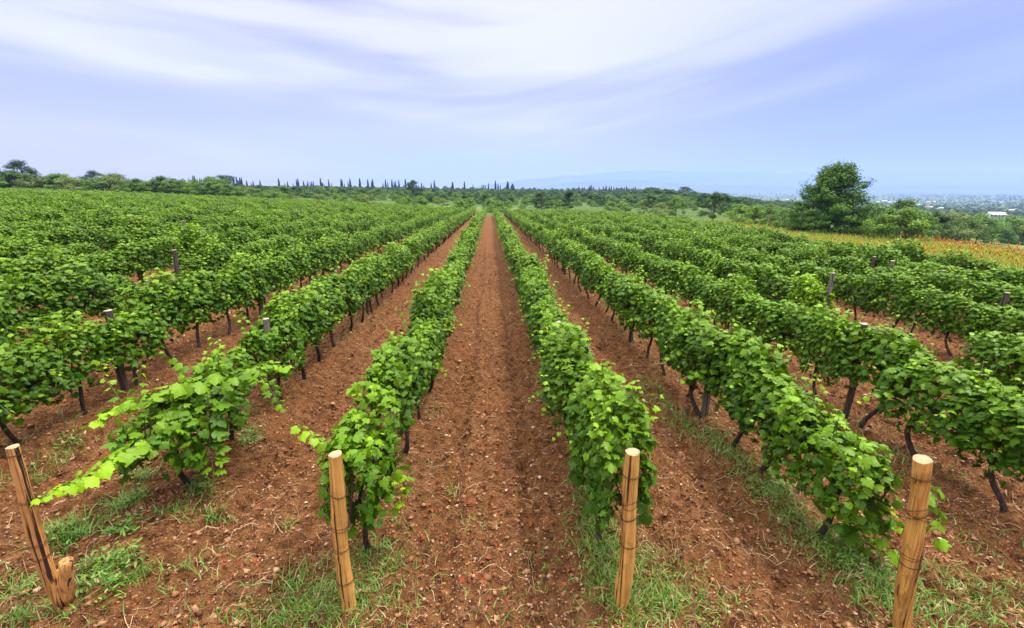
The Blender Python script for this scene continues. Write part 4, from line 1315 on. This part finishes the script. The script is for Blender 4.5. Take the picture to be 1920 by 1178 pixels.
rz0 = -math.atan2(1, 1.0)
house(BIGH, 1878, 370, rz0 + .35, 'pale-roofed house with a porch alone among trees on the right slope', None, 0.45, 1.0, 411)
GV = 'white houses of the far village'
r_ = rs(38)
for px, py, k, s in [(1612, 379, 0, 1.0), (1625, 378, 2, .9), (1650, 381, 0, 1), (1662, 379, 2, 1.1), (1672, 381, 2, 1.0), (1684, 380, 2, .9), (1671, 389, 1, .9), (1718, 381, 0, 1.3), (1726, 387, 0, .9), (1745, 380, 2, .9), (1756, 380, 0, .9),
                     (1745, 391, 1, 1.1), (1752, 391, 0, .8), (1768, 394, 1, .9), (1772, 393, 0, .9), (1883, 381, 2, .7), (1906, 398, 0, .7), (1497, 377, 2, .9), (1478, 376, 2, .8), (1510, 376, 2, .8)]:
    dist = {0: 1050, 1: 900, 2: 1200}[k] if py < 386 else 760; s *= 0.3
    if px > 1880 and py > 390: dist = 520
    house(HS[k], px, dist, rz0 + r_.uniform(-.3, .3) + .1, 'white or red-roofed house of the far village in the valley', GV, s, 1.0, py)

# thin mast on the plain
acc = Acc()
d = ray(1312, 360); hh = np.array([d[0], d[1]]) / np.hypot(d[0], d[1]); x, y = hh * 2600
for sx, sy_ in ((-1, -1), (1, -1), (1, 1), (-1, 1)):
    V, Fc = tube(np.array([(sx * 1.6, sy_ * 1.6, 0), (sx * .5, sy_ * .5, 30), (sx * .2, sy_ * .2, 44)]), .35, 5); acc.add(V, Fc)
for z in range(4, 44, 5):
    w = 1.6 - 1.3 * z / 44
    V, Fc = tube(np.array([(-w, -w, z), (w, -w, z), (w, w, z), (-w, w, z), (-w, -w, z)], float), .2, 4, False); acc.add(V, Fc)
o = link('radio_mast', acc.build('radio_mast', plain_mat('mast_steel', (.2, .2, .22), .6)), None, (x, y, tz(x, y) - 1))
tag(o, 'thin lattice mast far out on the plain', 'mast')

# ------------------------------------------------------------------ mountains across the valley
def range_mesh(name, prof, y0, depth, seed, mat):
    """a heightfield ridge: prof gives (pixel column, pixel row) of its crest"""
    prof = np.array(prof, float)
    u = np.linspace(prof[0, 0], prof[-1, 0], 220)
    crest = np.interp(u, prof[:, 0], prof[:, 1])
    m = 26; V = []
    for a, cpy in zip(u, crest):
        d = ray(a, cpy); k = y0 / d[1]
        x, zc = d[0] * k, CAM_H + d[2] * k
        for t in np.linspace(0, 1, m):
            yy = y0 - depth + 2 * depth * t
            f = 1 - abs(2 * t - 1)
            V.append((x * (0.75 + 0.25 * 1) + 0.0, yy, f))
    V = np.array(V)
    n1 = fbm(V[:, 0] / 420, V[:, 1] / 420, 5, seed)
    zc = np.repeat([CAM_H + ray(a, c)[2] * y0 / ray(a, c)[1] for a, c in zip(u, crest)], m)
    z = -30 + (zc + 30) * (V[:, 2] ** 1.15) * (0.82 + 0.36 * n1 * (1 - V[:, 2] * .5) + .0)
    V[:, 2] = z
    i = (np.arange(len(u) - 1)[:, None] * m + np.arange(m - 1)[None]).ravel()
    return mesh(name, V, [np.stack([i, i + m, i + m + 1, i + 1], 1)], mat, None, True)


M_MTN = plain_mat('forested_mountain', (0.05, 0.09, 0.05), .95, .3, .004)
tag(link('mountains', range_mesh('mountains', [(850, 356), (905, 346), (960, 337), (1030, 329), (1100, 322), (1200, 314), (1350, 316), (1500, 321), (1700, 317), (2000, 320)], 11300, 1700, 3, M_MTN)), kind='structure')
tag(link('foothills', range_mesh('foothills', [(985, 359), (1030, 345), (1080, 338), (1130, 334), (1180, 334), (1230, 338), (1300, 344), (1400, 346), (1520, 350), (1700, 346), (2050, 343)], 7800, 900, 8, M_MTN)), kind='structure')

# ------------------------------------------------------------------ air
hm, hnt, hout = new_mat('valley_haze')
pv = hnt.nodes.new('ShaderNodeVolumePrincipled')
pv.inputs['Color'].default_value = (0.34, 0.45, 1.0, 1)
pv.inputs['Density'].default_value = 1.4e-4
pv.inputs['Anisotropy'].default_value = 0.0
hnt.links.new(pv.outputs[0], hout.inputs['Volume'])
a = Acc()
box(a, (6650, 6600, 265), (18500, 14600, 670))
# the box ends close behind the left ridge, where the photograph is clear
o = link('haze', a.build('haze', hm)); tag(o, 'pale blue haze filling the valley', 'haze', kind='stuff')

# ------------------------------------------------------------------ sky
SUN_EL, SUN_AZ = math.radians(64), math.radians(62)      # azimuth from +Y towards +X
w = bpy.data.worlds.new('World'); SC.world = w; w.use_nodes = True
nt = w.node_tree; nt.nodes.clear(); N = NT(nt)
out = nt.nodes.new('ShaderNodeOutputWorld')
sky = nt.nodes.new('ShaderNodeTexSky'); sky.sky_type = 'NISHITA'; sky.sun_disc = False
sky.sun_elevation = SUN_EL; sky.sun_rotation = SUN_AZ
tc = N.n('ShaderNodeTexCoord')
sep = N.n('ShaderNodeSeparateXYZ', {0: tc.outputs['Generated']})
X, Y, Z = sep.outputs
AZ = N.math('ARCTAN2', X, Y); EL = N.math('ARCSINE', Z)
sq = N.math('SQRT', N.math('ADD', N.math('MULTIPLY', AZ, AZ), 0.03))
bow = N.math('ADD', N.math('MULTIPLY', sq, 0.05), N.math('MULTIPLY', N.math('ADD', AZ, sq), 0.075))
bv = N.math('SUBTRACT', EL, bow)
vec = N.n('ShaderNodeCombineXYZ', {0: N.math('MULTIPLY', AZ, 1.9), 1: N.math('MULTIPLY', bv, 15.0)}).outputs[0]
n1 = N.noise(vec, 1.0, 3, 0.42, 0.2)
vec2 = N.n('ShaderNodeCombineXYZ', {0: N.math('MULTIPLY', AZ, 1.3), 1: N.math('MULTIPLY', bv, 7.0), 2: 3.7}).outputs[0]
n2 = N.noise(vec2, 1.0, 3, 0.5, 0.1)
cl = N.math('ADD', N.math('MULTIPLY', n1, 0.72), N.math('MULTIPLY', n2, 0.36))
cl = N.math('ADD', cl, N.math('MULTIPLY', N.sm(Z, 0.12, 0.36), 0.13))
mid_ = N.math('MULTIPLY', N.math('MULTIPLY', N.sm(AZ, -0.35, 0.2), N.sm(AZ, 0.75, 0.3)), N.sm(Z, 0.08, 0.30))
cl = N.math('ADD', cl, N.math('MULTIPLY', mid_, 0.16))
cloud = N.ramp(N.sm(cl, 0.40, 0.76), [(0.0, (0.49, 0.51, 0.93)), (0.35, (0.62, 0.62, 0.97)), (0.7, (0.84, 0.83, 1.03)), (1.0, (1.04, 1.02, 1.05))])
# lilac veil low on the left, clear blue low on the right
low = N.sm(Z, 0.22, 0.02)
cloud = N.mix(N.math('MULTIPLY', low, 0.72), cloud, (0.86, 0.82, 1.05))
rt = N.math('MULTIPLY', N.sm(X, 0.10, 0.72), N.sm(Z, 0.50, 0.02))
cloud = N.mix(N.math('MULTIPLY', rt, 0.92), cloud, (0.20, 0.30, 1.03))
# overcast skies brighten towards the zenith
gain = N.math('ADD', 1.0, N.math('MULTIPLY', N.sm(Z, 0.36, 0.92), 4.8))
whit = N.mix(N.sm(Z, 0.30, 0.6), cloud, (1.0, 0.98, 0.95))
bg1 = N.n('ShaderNodeBackground', {'Color': whit, 'Strength': gain})
bg2 = N.n('ShaderNodeBackground', {'Color': sky.outputs[0], 'Strength': 0.1})
mx = N.n('ShaderNodeMixShader', {0: 0.12, 1: bg1.outputs[0], 2: bg2.outputs[0]})
nt.links.new(mx.outputs[0], out.inputs[0])

sun = bpy.data.lights.new('sun', 'SUN'); sun.energy = 4.8; sun.angle = math.radians(12); sun.color = (1.0, 0.93, 0.82)
so = bpy.data.objects.new('sun', sun); COL.objects.link(so)
sd = Vector((math.sin(SUN_AZ) * math.cos(SUN_EL), math.cos(SUN_AZ) * math.cos(SUN_EL), math.sin(SUN_EL)))
so.rotation_euler = sd.to_track_quat('Z', 'Y').to_euler(); so.location = (20, 10, 40)

# ------------------------------------------------------------------ camera and render settings
cam = bpy.data.cameras.new('camera'); co = bpy.data.objects.new('camera', cam); COL.objects.link(co)
cam.sensor_width = 36; cam.lens = F / W_ * 36; cam.clip_end = 40000; cam.clip_start = 0.05
co.location = EYE; co.rotation_euler = (PI / 2 - PITCH, 0, -YAW)
SC.camera = co
vs = SC.view_settings; vs.view_transform = 'Standard'; vs.look = 'None'; vs.exposure = 0.05; vs.gamma = 1
cy_ = SC.cycles
cy_.max_bounces = 6; cy_.diffuse_bounces = 3; cy_.glossy_bounces = 2; cy_.transmission_bounces = 3; cy_.volume_bounces = 2; cy_.transparent_max_bounces = 8
cy_.use_denoising = True
try:
    cy_.denoiser = 'OPENIMAGEDENOISE'; cy_.denoising_input_passes = 'RGB_ALBEDO_NORMAL'; cy_.denoising_prefilter = 'ACCURATE'
except Exception as e:
    print(e)
cy_.sample_clamp_indirect = 6
